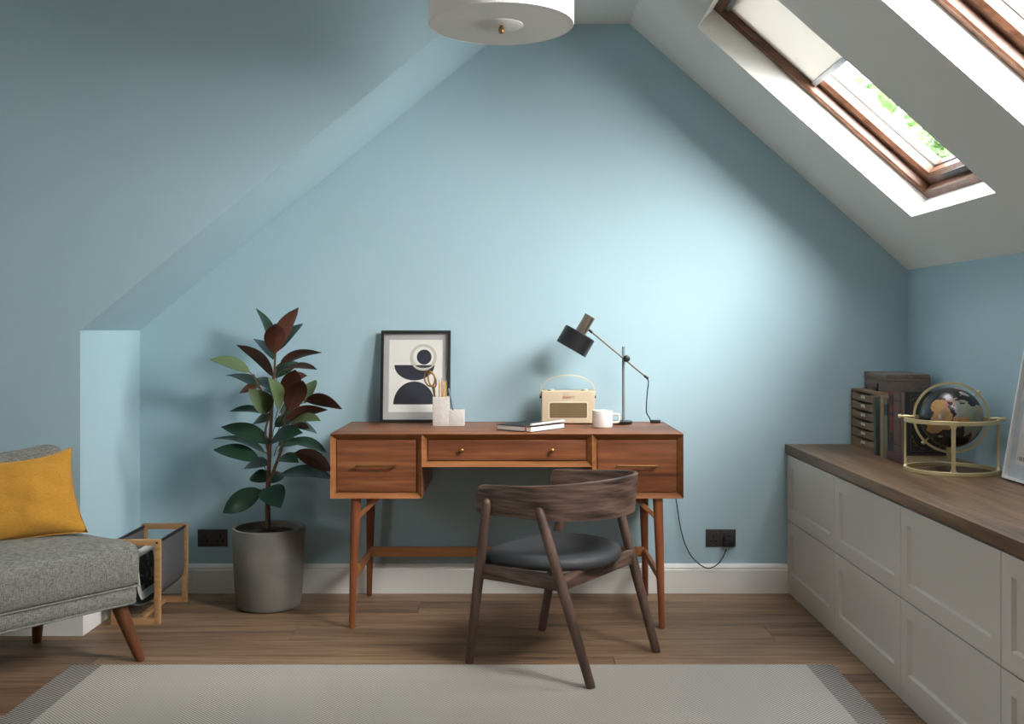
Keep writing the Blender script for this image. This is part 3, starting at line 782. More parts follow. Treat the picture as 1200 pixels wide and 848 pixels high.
for i, (x, z) in enumerate(path):
    p0, p1 = path[max(i-1, 0)], path[min(i+1, len(path)-1)]; dx, dz = p1[0]-p0[0], p1[1]-p0[1]; l = math.hypot(dx, dz); nx, nz = -dz/l*.0016, dx/l*.0016
    R.append([(x - nx, RY_A + .024, z - nz), (x - nx, RY_B - .024, z - nz), (x + nx, RY_B - .024, z + nz), (x + nx, RY_A + .024, z + nz)])
b.rings(R); b.build('sling', 'felt', mr)
# magazine lying in the sling
m, t, bs = new_mat('magazine_print'); N = t.nodes.new
tcn = N('ShaderNodeTexCoord'); vo = N('ShaderNodeTexVoronoi'); vo.distance = 'CHEBYCHEV'; vo.inputs['Scale'].default_value = 34
rr_ = N('ShaderNodeValToRGB'); rr_.color_ramp.interpolation = 'CONSTANT'
e = rr_.color_ramp.elements; e[0].color = rgb(34, 34, 38); e[1].position = .5; e[1].color = rgb(92, 86, 78)
e.new(.3).color = rgb(58, 66, 78); e.new(.68).color = rgb(142, 134, 122); e.new(.85).color = rgb(70, 42, 34)
spx = N('ShaderNodeSeparateColor'); t.links.new(tcn.outputs['Object'], vo.inputs['Vector']); t.links.new(vo.outputs['Color'], spx.inputs[0])
t.links.new(spx.outputs[0], rr_.inputs['Fac']); t.links.new(rr_.outputs['Color'], bs.inputs['Base Color']); bs.inputs['Roughness'].default_value = .35
MT['mag'] = m
mg = thing('magazine', 'open magazine with dark photo panels leaning in the felt sling', 'magazine', (-1.49, 4.18, .09))
def mag_sheet(name, x0, th, mat, za, zb, ya, yb, flare):
    b = MB(); R = []
    for i in range(13):
        t = i / 12; z = zb + (za - zb) * t
        x = x0 + .020 * t + flare * max(0, t - .75) ** 2 * 8
        R.append([(x, ya, z), (x, yb, z), (x + th, yb, z), (x + th, ya, z)])
    b.rings(R); return b.build(name, mat, mg)
mag_sheet('pages', -1.506, .009, 'paper', .092, .279, 4.108, 4.292, .02)
mag_sheet('cover', -1.4965, .0012, 'paper', .096, .282, 4.106, 4.294, .03)
mag_sheet('photo_panel', -1.4950, .0006, 'mag', .118, .270, 4.114, 4.286, .0)

# ------------------------------------------------------------------ armchair
AY = math.atan2(-.616, .788)
ac = thing('armchair', 'grey tweed armless easy chair with turned brown legs', 'armchair', (-1.698, 3.559, 0), AY)
AM = W[ac.name]
def slab_ring(s, z, u0=-.235, u1=.262, wb=.262, wf=.305, rc=.05, n=6):
    """rounded trapezoid, inset s"""
    P = [(u1 - s, wf - s), (u0 + s, wb - s), (u0 + s, -(wb - s)), (u1 - s, -(wf - s))]; o = []
    for i in range(4):
        p = Vector(P[i]); a = (Vector(P[i-1]) - p).normalized(); c = (Vector(P[(i+1) % 4]) - p).normalized()
        r = rc
        for k in range(n + 1):
            t = k / n; o.append(tuple(((1-t)**2) * (p + a*r) + 2*t*(1-t)*p + t*t*(p + c*r)))
    return [(x, y, z) for x, y in o]
def dome(R, amt):
    return [(x, y, z + amt * max(0, 1 - (y/.3)**2) ) for x, y, z in R]
b = MB(AM)
b.rings([slab_ring(.012, .206), slab_ring(.002, .212), slab_ring(.0, .235), slab_ring(.0, .262), slab_ring(.004, .268)]); b.build('seat_base', 'tweed', ac, ang=60)
b = MB(AM)
b.rings([slab_ring(.006, .2685), slab_ring(-.002, .276), slab_ring(-.006, .31), slab_ring(-.007, .36), slab_ring(-.005, .386), slab_ring(.002, .403), slab_ring(.014, .414), dome(slab_ring(.034, .419), .002), dome(slab_ring(.07, .421), .006), dome(slab_ring(.12, .422), .009), dome(slab_ring(.19, .423, rc=.03), .010)])
b.build('seat_cushion', 'tweed', ac, ang=60)
for z, s in ((.267, -.003), (.209, .003)):
    b = MB(AM); rg_ = slab_ring(s, z); b.tube(rg_ + [rg_[0]], .0042, 6, cap=False); b.build('piping', 'tweed', ac)
# backrest: raked, rounded pad
b = MB(AM); R = []
NV = 24; HW = .275
for i in range(NV + 1):
    f = -1 + 2 * i / NV; v = HW * math.copysign(1 - (1 - abs(f)) ** 1.6, f) if abs(f) > 0 else 0
    e = (HW - abs(v)) / .07; s = math.sqrt(max(.02, 1 - (1 - min(1, e)) ** 2))
    curve = .035 * (v / HW) ** 2
    ring = []
    NC = 22
    ztp = .745 - .03 * (1 - (v/HW)**2) - (1-s) * .05
    for k in range(NC):
        a = 2 * PI * k / NC
        hx = math.copysign(abs(math.cos(a)) ** .8, math.cos(a)) * .042 * s; hz = math.copysign(abs(math.sin(a)) ** .28, math.sin(a))
        zz = .40 + (ztp - .40) * (hz * .5 + .5)
        uu = -.185 - .085 * (zz - .40) / .345 + hx + curve
        ring.append((uu, v, zz))
    R.append(ring)
b.rings(R); b.build('backrest', 'tweed', ac, ang=60)
b = MB(AM); b.bar((-.225, -.2, .24), (-.225, .2, .24), .03, .05); b.bar((-.235, -.17, .22), (-.25, -.17, .45), .03, .04); b.bar((-.235, .17, .22), (-.25, .17, .45), .03, .04); b.build('back_frame', 'leg_brown', ac, bevel=.003)
for (u_, v_, tu, tv) in ((.262, .300, .205, .245), (.262, -.300, .205, -.245), (-.235, .182, -.19, .17), (-.235, -.182, -.19, -.17)):
    b = MB(AM); b.tube([(u_, v_, 0), (u_ + (tu-u_)*.02, v_ + (tv-v_)*.02, .005), (tu, tv, .208)], [.0150, .0165, .0275], 18); b.build('leg', 'leg_brown', ac)
# cushion
Bc = Vector((-1.705, 3.625, .424)); wd = Vector((.909, .416, 0)); bk = Vector((-.416, .909, 0)); upv = (Vector((0, 0, 1)) * math.cos(.36) + bk * math.sin(.36)).normalized(); fr = wd.cross(upv).normalized()
wd = Matrix.Rotation(math.radians(4), 3, fr) @ wd; upv = Matrix.Rotation(math.radians(9), 3, fr) @ upv
pw = thing('cushion', 'plump mustard yellow cushion leaning on the grey armchair', 'cushion', Bc)
b = MB(); NG = 26; HWp, HHp = .200, .160; TP = .060
def pil(s_, t_, sd):
    x = s_ * (1 - .10 * (1 - t_*t_) * abs(s_) ** 2); y = t_ * (1 - (.20 if t_ > 0 else .06) * (1 - abs(s_)**2.5) * abs(t_) ** 2)
    th = TP * (max(0, 1 - abs(s_)**2.2) ** .55) * (max(0, 1 - abs(t_)**2.2) ** .55)
    wr = noise.noise(Vector((s_*2.1, t_*2.1, sd*3.1))) * .016 + noise.noise(Vector((s_*5, t_*5, sd*7))) * .006
    cr = .012 * math.exp(-((s_ - .15*t_ + .35) * 6) ** 2) * max(0, -t_) 
    th = max(0, th + (wr - cr) * min(1, th / .03))
    return Bc + wd*(x*HWp) + upv*((y + 1)*HHp) + fr*(sd*th + .0)
vs = []; fs = []
for sd in (1, -1):
    for j in range(NG + 1):
        for i in range(NG + 1): vs.append(pil(-1 + 2*i/NG, -1 + 2*j/NG, sd))
q = (NG + 1) ** 2; w_ = NG + 1
for j in range(NG):
    for i in range(NG):
        a = j*w_ + i; fs += [(a, a+1, a+w_+1, a+w_), (q+a, q+a+w_, q+a+w_+1, q+a+1)]
b.add(vs, fs)
o = b.build('cover', 'mustard', pw, ang=80)
bm = bmesh.new(); bm.from_mesh(o.data); bmesh.ops.remove_doubles(bm, verts=bm.verts, dist=.0005); bmesh.ops.recalc_face_normals(bm, faces=bm.faces); bm.to_mesh(o.data); bm.free()
loop = [pil(-1 + 2*i/NG, -1, 1) for i in range(NG)] + [pil(1, -1 + 2*i/NG, 1) for i in range(NG)] + [pil(1 - 2*i/NG, 1, 1) for i in range(NG)] + [pil(-1, 1 - 2*i/NG, 1) for i in range(NG)]
b = MB(); b.tube(loop + [loop[0]], .0022, 6, cap=False); b.build('seam', 'mustard', pw)

# ------------------------------------------------------------------ things on the desk
DZ = .7602
def panel_matrix(origin, right, up):
    r = Vector(right).normalized(); u_ = Vector(up).normalized(); n_ = r.cross(u_).normalized()
    M = Matrix((r, u_, n_)).transposed().to_4x4(); M.translation = Vector(origin); return M     # x right, y up, z out of the face
def flat(M, poly, z0, z1, name, mat, parent):
    b = MB(M); b.prism(poly, lambda a, c, w_: (a, c, w_), z0, z1); return b.build(name, mat, parent, smooth=False)
def ring_frame(M, w_, h_, fw, z0, z1, name, mat, parent, bevel=.001):
    """four mitred bars"""
    o = [(-w_/2, 0), (w_/2, 0), (w_/2, h_), (-w_/2, h_)]; i = [(-w_/2+fw, fw), (w_/2-fw, fw), (w_/2-fw, h_-fw), (-w_/2+fw, h_-fw)]
    for k in range(4):
        j = (k + 1) % 4; b = MB(M); b.prism([o[k], o[j], i[j], i[k]], lambda a, c, w2: (a, c, w2), z0, z1); b.build(name, mat, parent, smooth=False)
pxm = 4.52 / F_PX
pf = thing('framed_print', 'black framed abstract print of navy half circles leaning on the wall', 'picture', ((486.2-600)*4.5/F_PX, 4.497, DZ))
PM = panel_matrix(((486.2-600)*4.5/F_PX, 4.500, DZ + .0005), (1, 0, 0), (0, .056, .400))
fw_, fh_ = .306, .404
ring_frame(PM, fw_, fh_, .0125, -.014, .008, 'frame_bar', 'black', pf)
flat(PM, [(-fw_/2+.006, .006), (fw_/2-.006, .006), (fw_/2-.006, fh_-.006), (-fw_/2+.006, fh_-.006)], -.012, -.006, 'mount', 'mat_grey', pf)
pw2, ph2 = .117, .159; cy = fh_/2 + .003
flat(PM, [(-pw2, cy-ph2), (pw2, cy-ph2), (pw2, cy+ph2), (-pw2, cy+ph2)], -.0058, -.0052, 'print_sheet', 'paper', pf)
def q2(px, py): return ((px - 486.5) * pxm, cy - (py - 439.3) * pxm)
def arc(cx, cy_, rx, ry, a0, a1, n=40): return [q2(cx + rx*math.cos(a0 + (a1-a0)*k/n), cy_ - ry*math.sin(a0 + (a1-a0)*k/n)) for k in range(n + 1)]
flat(PM, arc(485, 426.6, 23.6, 18.2, PI, 2*PI), -.0052, -.0050, 'half_circle', 'ink', pf)
flat(PM, arc(485, 473, 24.3, 27, 0, PI), -.0052, -.0050, 'half_circle', 'ink', pf)
flat(PM, arc(495.3, 417.5, 15.8, 15.8, 0, 2*PI)[:-1], -.0050, -.0048, 'circle', 'ink_sand', pf)
flat(PM, arc(495.5, 417.2, 12.2, 12.2, 0, 2*PI)[:-1], -.0048, -.0046, 'circle', 'paper', pf)
flat(PM, arc(496.3, 417.2, 8.7, 8.9, 0, 2*PI)[:-1], -.0046, -.0044, 'circle', 'ink', pf)
flat(PM, arc(496, 426.8, 9.5, 3.2, PI, 2*PI), -.0046, -.0044, 'half_circle', 'ink', pf)
b = MB(PM); b.box(-fw_/2+.0125, fw_/2-.0125, .0125, fh_-.0125, .002, .0035); b.build('glass', glass('picture_glass', .035), pf, smooth=False)

# concrete desk tidy
HX0, HX1, HX2, HY0, HY1 = -.3338, -.2656, -.2010, 4.343, 4.408
dt = thing('desk_tidy', 'pale concrete stepped pencil holder on the desk', 'pencil holder', ((HX0+HX2)/2, (HY0+HY1)/2, DZ))
def cup(b, x0, x1, y0, y1, z0, z1, wl, fl_):
    rect = lambda i, z: [(x0+i, y0+i, z), (x1-i, y0+i, z), (x1-i, y1-i, z), (x0+i, y1-i, z)]
    b.rings([rect(0, z0), rect(0, z1), rect(wl, z1), rect(wl, z0 + fl_)])
b = MB(); cup(b, HX0, HX1, HY0, HY1, DZ, DZ + .122, .006, .012); b.build('tall_cup', 'concrete_pale', dt, bevel=.0012)
b = MB(); cup(b, HX1, HX2, HY0, HY1, DZ, DZ + .065, .006, .012); b.build('low_cup', 'concrete_pale', dt, bevel=.0012)
MT['pencil'] = plain('natural_pencil', rgb(206, 164, 108), rough=.5); MT['lead'] = plain('pencil_tip', rgb(92, 66, 44), rough=.6)
MT['pencil_y'] = plain('yellow_pencil', rgb(206, 178, 82), rough=.5); MT['pencil_p'] = plain('pinkish_pencil', rgb(220, 170, 140), rough=.5)
MT['pen'] = plain('steel_pen', rgb(122, 132, 146), rough=.3, metal=.7)
for k, (px, py, mt_, lab) in enumerate(((514.6, 444, 'pencil', 'natural wood pencil nearest the scissors in the concrete holder'), (517.6, 443, 'pencil', 'tan pencil second from the scissors in the concrete holder'),
        (520.0, 444.5, 'pencil_p', 'pinkish pencil third from the scissors in the concrete holder'), (522.2, 443.5, 'pencil_y', 'yellow pencil nearest the steel pen in the concrete holder'))):
    tip = at(px, py, 4.372); base = Vector((tip.x + (k - 1.5) * -.002, 4.372 + (k % 2) * .008, DZ + .013))
    p = thing('pencil', lab, 'pencil', base, group='pencils in the concrete holder'); d = (tip - base)
    MB().tube([base, base + d*.88], .0036, 6).build('shaft', mt_, p)
    MB().tube([base + d*.88, base + d*.965], [.0036, .0012], 8).build('cone', 'cream_light' if k == 2 else 'pencil', p)
    MB().tube([base + d*.965, tip], [.0012, .0003], 6).build('tip', 'lead', p)
pa, pb_ = at(532.2, 478, 4.376), at(523.5, 447, 4.370); pa.z = DZ + .0135; pa.x = HX1 + .024; 
pb_ = Vector((-.2625, 4.372, 0)); pb_.z = DZ + .158; pb_.x = -.2625 - .006
pn = thing('pen', 'slim steel pen leaning out of the low concrete cup', 'pen', pa); dd = pb_ - pa
MB().tube([pa, pa + dd*.06, pa + dd*.62], [.001, .0032, .0034], 10).build('barrel', 'pen', pn)
MB().tube([pa + dd*.62, pa + dd*.95, pb_], [.0037, .0036, .002], 10).build('cap', 'pen', pn)
# scissors
scs = thing('scissors', 'bronze handled scissors standing in the tall concrete cup', 'scissors', (-.318, 4.372, DZ + .014))
def loop3(cx, cy_, rx, ry, rot, d):
    o = []
    for k in range(25):
        a = 2*PI*k/24; x = rx*math.cos(a); y = ry*math.sin(a)
        o.append(at(cx + x*math.cos(rot) - y*math.sin(rot), cy_ + x*math.sin(rot) + y*math.cos(rot), d))
    return o
for (cx, cyy, rx, ry, rot, d, e0, e1) in ((503.6, 443.5, 6.0, 9.0, -.18, 4.376, (507, 452), (512.5, 480)), (506.4, 445.0, 4.2, 9.0, -.30, 4.366, (508.5, 453), (510.5, 480))):
    b = MB(); b.tube(loop3(cx, cyy, rx, ry, rot, d), .0036, 8, cap=False)
    b.tube([at(e0[0], e0[1], d), at(*e1, d)], [.0045, .0035], 8); b.build('handle', 'brass', scs)
    b = MB(); a0, a1 = at(*e1, d), Vector((-.316 + (d-4.37)*.8, d, DZ + .014)); b.tube([a0, a1], [.0042, .0008], 6, sq=.35); b.build('blade', 'steel', scs)

# notebook
NA = math.radians(52); NB = Vector((.0755, 4.062, DZ))
NM = Matrix.Translation(NB) @ Matrix.Rotation(NA, 4, 'Z')      # local x runs away to the right, local y runs left
nb = thing('notebook', 'charcoal notebook with white pages lying open-edged on the desk', 'notebook', NB)
b = MB(NM); b.box(.0, .232, 0, .176, 0, .003); b.build('cover', 'black', nb, bevel=.001)
b = MB(NM); b.box(.002, .229, .002, .172, .003, .0205); b.build('pages', 'paper', nb, bevel=.0008)
b = MB(NM); b.box(.0, .232, 0, .176, .0205, .0235); b.build('cover', 'black', nb, bevel=.001)
MT['ribbon'] = plain('rose_ribbon', rgb(168, 112, 96), rough=.7)
b = MB(NM); b.box(-.0008, .2328, .022, .030, -.0, .0242); b.build('band', 'ribbon', nb, smooth=False)
b = MB(Matrix.Translation((0, 0, .0238)) @ NM)
for s_ in range(1): b.tube([(.01, .008, .0055), (.21, .008, .0055)], .0052, 12)
mkp = thing('marker_pen', 'white capped pen lying on the edge of the charcoal notebook', 'pen', NB + Vector((0, 0, .024)))
b.build('barrel', 'china', mkp)
b = MB(Matrix.Translation((0, 0, .0238)) @ NM); b.tube([(.21, .008, .0055), (.232, .008, .0055), (.236, .008, .0055)], [.0064, .0064, .003], 12); b.build('cap', 'china', mkp)

# radio
RXC = (666-600)*4.42/F_PX; RY = 4.42; rw, rh, rd = .1135, .138, .105
rz0 = DZ + .004
ra = thing('radio', 'cream retro radio with an arched carry handle and bronze grille', 'radio', (RXC, RY + rd/2, DZ))
MB().box(RXC - rw, RXC + rw, RY, RY + rd, rz0, rz0 + rh).build('body', 'cream', ra, bevel=.004, seg=3)
for sx in (-1, 1):
    for yy in (.02, rd - .02): MB().tube([(RXC + sx*.09, RY + yy, DZ), (RXC + sx*.09, RY + yy, rz0 + .002)], .007, 10).build('foot', 'black', ra)
RMx = panel_matrix((RXC, RY, rz0), (1, 0, 0), (0, 0, 1))
def rrect(w_, h_, r, cx=0, cy_=0, n=5):
    o = []
    for (sx, sy, a0) in ((1, 1, 0), (-1, 1, PI/2), (-1, -1, PI), (1, -1, 1.5*PI)):
        for k in range(n + 1):
            a = a0 + PI/2*k/n; o.append((cx + sx*(w_-r) + r*math.cos(a), cy_ + sy*(h_-r) + r*math.sin(a)))
    return o
flat(RMx, rrect(.0855, .0370, .008, 0, .0555), -.004, .0016, 'grille_surround', 'cream_light', ra)
flat(RMx, rrect(.0800, .0325, .006, 0, .0555), -.003, .0018, 'grille', 'grille_d', ra)
for k in range(9):
    z = .0555 - .0285 + k * .0071
    b = MB(RMx); b.box(-.078, .078, z - .0022, z + .0022, .0012, .0028); b.build('grille_slat', 'grille', ra, smooth=False)
fc = bpy.data.curves.new('radio_script', 'FONT'); fc.body = 'Roberts'; fc.size = .019; fc.shear = .35; fc.align_x = 'CENTER'; fc.extrude = .0004; fc.space_character = .92
fo = bpy.data.objects.new('tmp', fc); col.objects.link(fo); dg = bpy.context.evaluated_depsgraph_get(); tm = bpy.data.meshes.new_from_object(fo.evaluated_get(dg)); bpy.data.objects.remove(fo)
MT['logo'] = plain('copper_script', rgb(186, 112, 84), rough=.35, metal=.3)
b = MB(RMx @ Matrix.Translation((0, .107, .0006)) @ Matrix.Rotation(.07, 4, 'Z') @ Matrix.Scale(.95, 4)); b.add([v.co.copy() for v in tm.vertices], [tuple(p.vertices) for p in tm.polygons]); b.build('script_logo', 'logo', ra, smooth=False)
# handle: flat strap
R = []
for k in range(25):
    a = PI * k / 24; cx = RXC + math.cos(a) * (rw + .004); cz = rz0 + rh - .012 + math.sin(a) ** .8 * .078 if 0 < k < 24 else rz0 + rh - .022
    nx, nz = math.cos(a) * .0022, math.sin(a) * .0022 + .0002
    R.append([(cx - nx, RY + .038, cz - nz), (cx - nx, RY + .060, cz - nz), (cx + nx, RY + .060, cz + nz), (cx + nx, RY + .038, cz + nz)])
b = MB(); b.rings(R); b.build('carry_handle', 'cream_light', ra)
for sx in (-1, 1):
    MB().tube([(RXC + sx*(rw - .001), RY + .049, rz0 + rh - .024), (RXC + sx*(rw + .008), RY + .049, rz0 + rh - .024)], .010, 14).build('handle_stud', 'socket', ra)
for px in (647, 686.5):
    x = (px - 600) * 4.45 / F_PX
    MB().lathe([(.010, -.001), (.010, .005), (.0095, .007)], (x, RY + .04, rz0 + rh), 20).build('knob', 'cream_light', ra)
    MB().lathe([(.006, -.001), (.006, .003)], (x - .014, RY + .04, rz0 + rh), 14).build('knob_lamp', 'socket', ra)

# mug
mc = Vector(((706-600)*4.27/F_PX, 4.272, DZ)); mrad = .0415
mu = thing('mug', 'white china mug with a square handle beside the radio', 'mug', mc)
MB().lathe([(.036, 0), (.0395, .0015), (.0402, .004)], mc, 48).build('foot_ring', 'china_foot', mu)
MB().lathe([(.040, .004), (mrad, .008), (mrad, .069), (mrad - .0008, .071), (mrad - .002, .0715), (mrad - .0035, .070), (mrad - .004, .02), (.03, .010), (.002, .009)], mc, 48, cap0=True).build('body', 'china', mu)
hp = [(mrad - .002, .055), (mrad + .022, .055), (mrad + .027, .050), (mrad + .026, .030), (mrad + .022, .023), (mrad - .002, .021)]
hp3 = []
for i in range(len(hp)):
    hp3.append(mc + Vector((hp[i][0], 0, hp[i][1])))
b = MB(); b.tube(smooth_path(hp3, 5), .0042, 10, sq=1.2); b.build('handle', 'china', mu)

# desk lamp
LD = 4.43
def LP(px, py, d=LD): return at(px, py, d)
bp_ = Vector(((729.5-600)*LD/F_PX, LD, DZ))
dl = thing('desk_lamp', 'black and steel desk lamp with drum shade on a jointed arm', 'desk lamp', bp_)
MB().lathe([(.040, 0), (.0415, .002), (.0415, .012), (.0395, .0145), (.002, .0148)], bp_, 48).build('base', 'black_metal', dl)
MB().tube([bp_ + Vector((.004, 0, .012)), bp_ + Vector((.004, 0, .33)), bp_ + Vector((.004, 0, LP(0, 406).z - DZ))], [.0062, .0062, .0058], 14).build('post', 'post_grey', dl)
AR = LD - .016
a0, a1 = LP(691, 387, AR), LP(757, 441.5, AR)
MB().tube([a0, a1], .0036, 12).build('arm', 'arm_steel', dl)
kc = LP(734, 420, AR)
b = MB(); X = Matrix.Rotation(PI/2, 4, 'X')
b.lathe([(.009, -.028), (.009, -.006), (.0145, -.004), (.0150, .004), (.0145, .010), (.010, .013), (.002, .014)], kc, 24, X=X); b.build('joint_knob', 'black', dl)
MB().tube([a1 - (a1-a0).normalized()*.010, a1 + (a1-a0).normalized()*.012], [.0052, .0060], 12).build('arm_end', 'black', dl)
dn = (LP(669.0, 409, AR) - LP(680, 390, AR)).normalized()
ct = LP(680.0, 390.0, AR)
Xs = dn.to_track_quat('Z', 'Y').to_matrix().to_4x4()
sr, sh = .0708, .080
b = MB(); b.lathe([(.004, -.001), (sr - .004, -.001), (sr, .003), (sr, sh), (sr - .002, sh), (sr - .002, .005), (.004, .003)], ct, 56, X=Xs); b.build('shade', 'black_metal', dl)
b = MB(); b.lathe([(sr - .0024, sh - .001), (sr - .0024, .006), (.004, .0042)], ct, 56, X=Xs, cap0=False); b.build('shade_lining', 'china', dl)
b = MB(); b.lathe([(.012, .003), (.016, .012), (.026, .03), (.03, .045), (.024, .06), (.004, .068)], ct, 24, X=Xs); b.build('bulb', 'diff', dl)
b = MB(); b.lathe([(.0225, -.084), (.0242, -.082), (.0242, .0), (.02, .0)], ct, 40, X=Xs); b.build('neck', 'steel', dl)
ap = ct - dn * .028
MB().tube([a0 + (a1-a0).normalized()*.014, a0 - (a1-a0).normalized()*.006], [.006, .0052], 12).build('arm_joint', 'black', dl)
sw = Vector(((768-600)*4.49/F_PX, 4.49, DZ))
b = MB(); b.box(sw.x - .022, sw.x + .022, sw.y - .011, sw.y + .011, DZ, DZ + .013); b.build('inline_switch', 'black', dl, bevel=.004)
e1 = a1 + (a1-a0).normalized()*.010
c1 = smooth_path([e1, e1 + Vector((.003, 0, -.02)), LP(758.5, 460, 4.42), LP(757.5, 482, 4.44), LP(761, 489, 4.47) , Vector((sw.x - .020, sw.y, DZ + .006))], 8)
for p in c1: p.z = max(p.z, DZ + .0045)
MB().tube(c1, .0024, 8).build('cord', 'black', dl)
yw = 4.5665
pe = at(851, 643, 4.555)
c2 = [Vector((sw.x + .012, sw.y + .010, DZ + .004)), Vector((sw.x + .016, 4.535, DZ + .0030)), Vector((sw.x + .022, yw - .002, DZ - .004)), Vector((.690, yw, DZ - .06)), at(789, 560, 4.56), at(793, 590, 4.56), at(799, 625, 4.56), at(808, 648, 4.55), at(820, 661, 4.545), at(831, 665.5, 4.54), at(842, 660, 4.545), at(848.5, 650, 4.545), at(851, 643.5, 4.545)]
MB().tube(smooth_path(c2, 6), .0024, 8).build('cord', 'black', dl)
pc = at(852, 633.5, YB)
b = MB(); b.hexa([(pc.x-.021, YB-.0087, pc.z-.022), (pc.x+.021, YB-.0087, pc.z-.022), (pc.x+.026, YB-.0087, pc.z), (pc.x-.024, YB-.0087, pc.z),
                  (pc.x-.018, YB-.032, pc.z-.020), (pc.x+.018, YB-.032, pc.z-.020), (pc.x+.022, YB-.032, pc.z), (pc.x-.020, YB-.032, pc.z)])
b.hexa([(pc.x-.024, YB-.0087, pc.z), (pc.x+.026, YB-.0087, pc.z), (pc.x+.018, YB-.0087, pc.z+.020), (pc.x-.018, YB-.0087, pc.z+.020),
        (pc.x-.020, YB-.032, pc.z), (pc.x+.022, YB-.032, pc.z), (pc.x+.014, YB-.030, pc.z+.018), (pc.x-.014, YB-.030, pc.z+.018)])
b.build('plug', 'black', dl, bevel=.002)

# ------------------------------------------------------------------ things on the worktop
TZ = .6588
MT['box_wood'] = wood('aged_pine_box', rgb(96, 72, 52), rgb(134, 106, 80), rgb(158, 130, 102), 'Y', scale=16, rough=.6)
MT['dark_slot'] = plain('drawer_shadow_gap', rgb(28, 22, 18), rough=.9)
MT['hold'] = plain('pale_label_holder', rgb(206, 200, 184), rough=.5, metal=.2)
bx = thing('drawer_chest', 'small wooden chest of six label drawers in the worktop corner', 'drawer chest', (1.617, 4.385, TZ), math.radians(-2.0))
BM = W[bx.name]; b0x, b1x, b0y, b1y, bh = -.125, .118, -.17, .17, .249
t_ = .009
b = MB(BM)
b.box(b0x, b1x, b0y, b0y + t_, 0, bh); b.box(b0x, b1x, b1y - t_, b1y, 0, bh); b.box(b0x, b1x, b0y + t_, b1y - t_, bh - t_, bh); b.box(b0x, b1x, b0y + t_, b1y - t_, 0, t_); b.box(b1x - t_, b1x, b0y + t_, b1y - t_, t_, bh - t_)
b.build('carcass', 'box_wood', bx, smooth=False)
b = MB(BM); b.box(b0x + .012, b1x - t_, b0y + t_, b1y - t_, t_, bh - t_); b.build('interior', 'dark_slot', bx, smooth=False)
dh = (bh - 2*t_) / 6
for k in range(6):
    z0 = t_ + k*dh + .0015; z1 = z0 + dh - .003; ya, yb = b0y + t_ + .0012, b1y - t_ - .0012
    pts = [(ya, z0), (yb, z0), (yb, z1 - .002)]
    for q in range(9):
        f = q / 8; pts.append((yb + (ya - yb) * (.12 + .76*f), z1 - .002 - .007 * (math.sin(PI * f) ** .4)))
    pts.append((ya, z1 - .002))
    b = MB(BM); b.prism(pts, lambda y, z, x: (x, y, z), b0x + .001, b0x + .0115); d = b.build('drawer', 'box_wood', bx, smooth=False)
    b = MB(BM); zc_ = (z0 + z1) / 2 - .003; b.box(b0x - .0015, b0x + .002, -.026, .026, zc_ - .003, zc_ + .009); b.build('label_holder', 'hold', d, bevel=.0008)
    b = MB(BM); b.tube([(b0x - .001, 0, zc_ - .008), (b0x - .006, 0, zc_ - .009)], [.002, .003], 8); b.build('pull', 'brass', d)
MT['case_cloth'] = weave('brown_grey_case_cloth', rgb(84, 74, 70), rgb(122, 108, 100), sx=600, bump=.1)
MT['case_edge'] = plain('brown_case_edging', rgb(132, 108, 90), rough=.6)
cs = thing('storage_box', 'brown cloth covered lidded box on top of the drawer chest', 'box', (1.622, 4.36, TZ + bh), math.radians(-3))
SM = W[cs.name]; sx_, sy_ = .088, .155
b = MB(SM); b.box(-sx_, sx_, -sy_, sy_, .0005, .052); b.build('body', 'case_cloth', cs, bevel=.003)
b = MB(SM); b.box(-sx_ - .001, sx_ + .001, -sy_ - .001, sy_ + .001, .0535, .076); b.build('lid', 'case_cloth', cs, bevel=.004)
b = MB(SM)
for s in (-1, 1):
    b.box(s*(sx_+.0012) - .001, s*(sx_+.0012) + .001, -sy_, sy_, .050, .0545); b.box(-sx_, sx_, s*(sy_+.0012) - .001, s*(sy_+.0012) + .001, .050, .0545)
b.build('edging', 'case_edge', cs, smooth=False)
b = MB(SM); b.box(-sx_ - .006, -sx_, -.05, .01, .0, .014); b.box(-sx_ - .006, -sx_, -.05, -.044, .0, .035); b.build('clasp', 'black', cs, bevel=.001)
def bmat(n, c, v=.12): MT[n] = plain(n, c, rough=.6, var=v, scale=30, bump=.1, bscale=200)
bmat('bk_green', rgb(72, 82, 70)); bmat('bk_dkgreen', rgb(48, 66, 58)); bmat('bk_tan', rgb(150, 126, 96)); bmat('bk_sage', rgb(110, 116, 96)); bmat('bk_red', rgb(112, 36, 30), .3); bmat('bk_brown', rgb(98, 74, 62)); bmat('bk_black', rgb(44, 46, 52)); bmat('bk_wine', rgb(88, 48, 52)); bmat('bk_gold', rgb(160, 134, 82)); bmat('bk_dark', rgb(52, 32, 34))
MT['oldpaper'] = plain('old_page_edges', rgb(206, 190, 160), rough=.9, var=.12, scale=160)
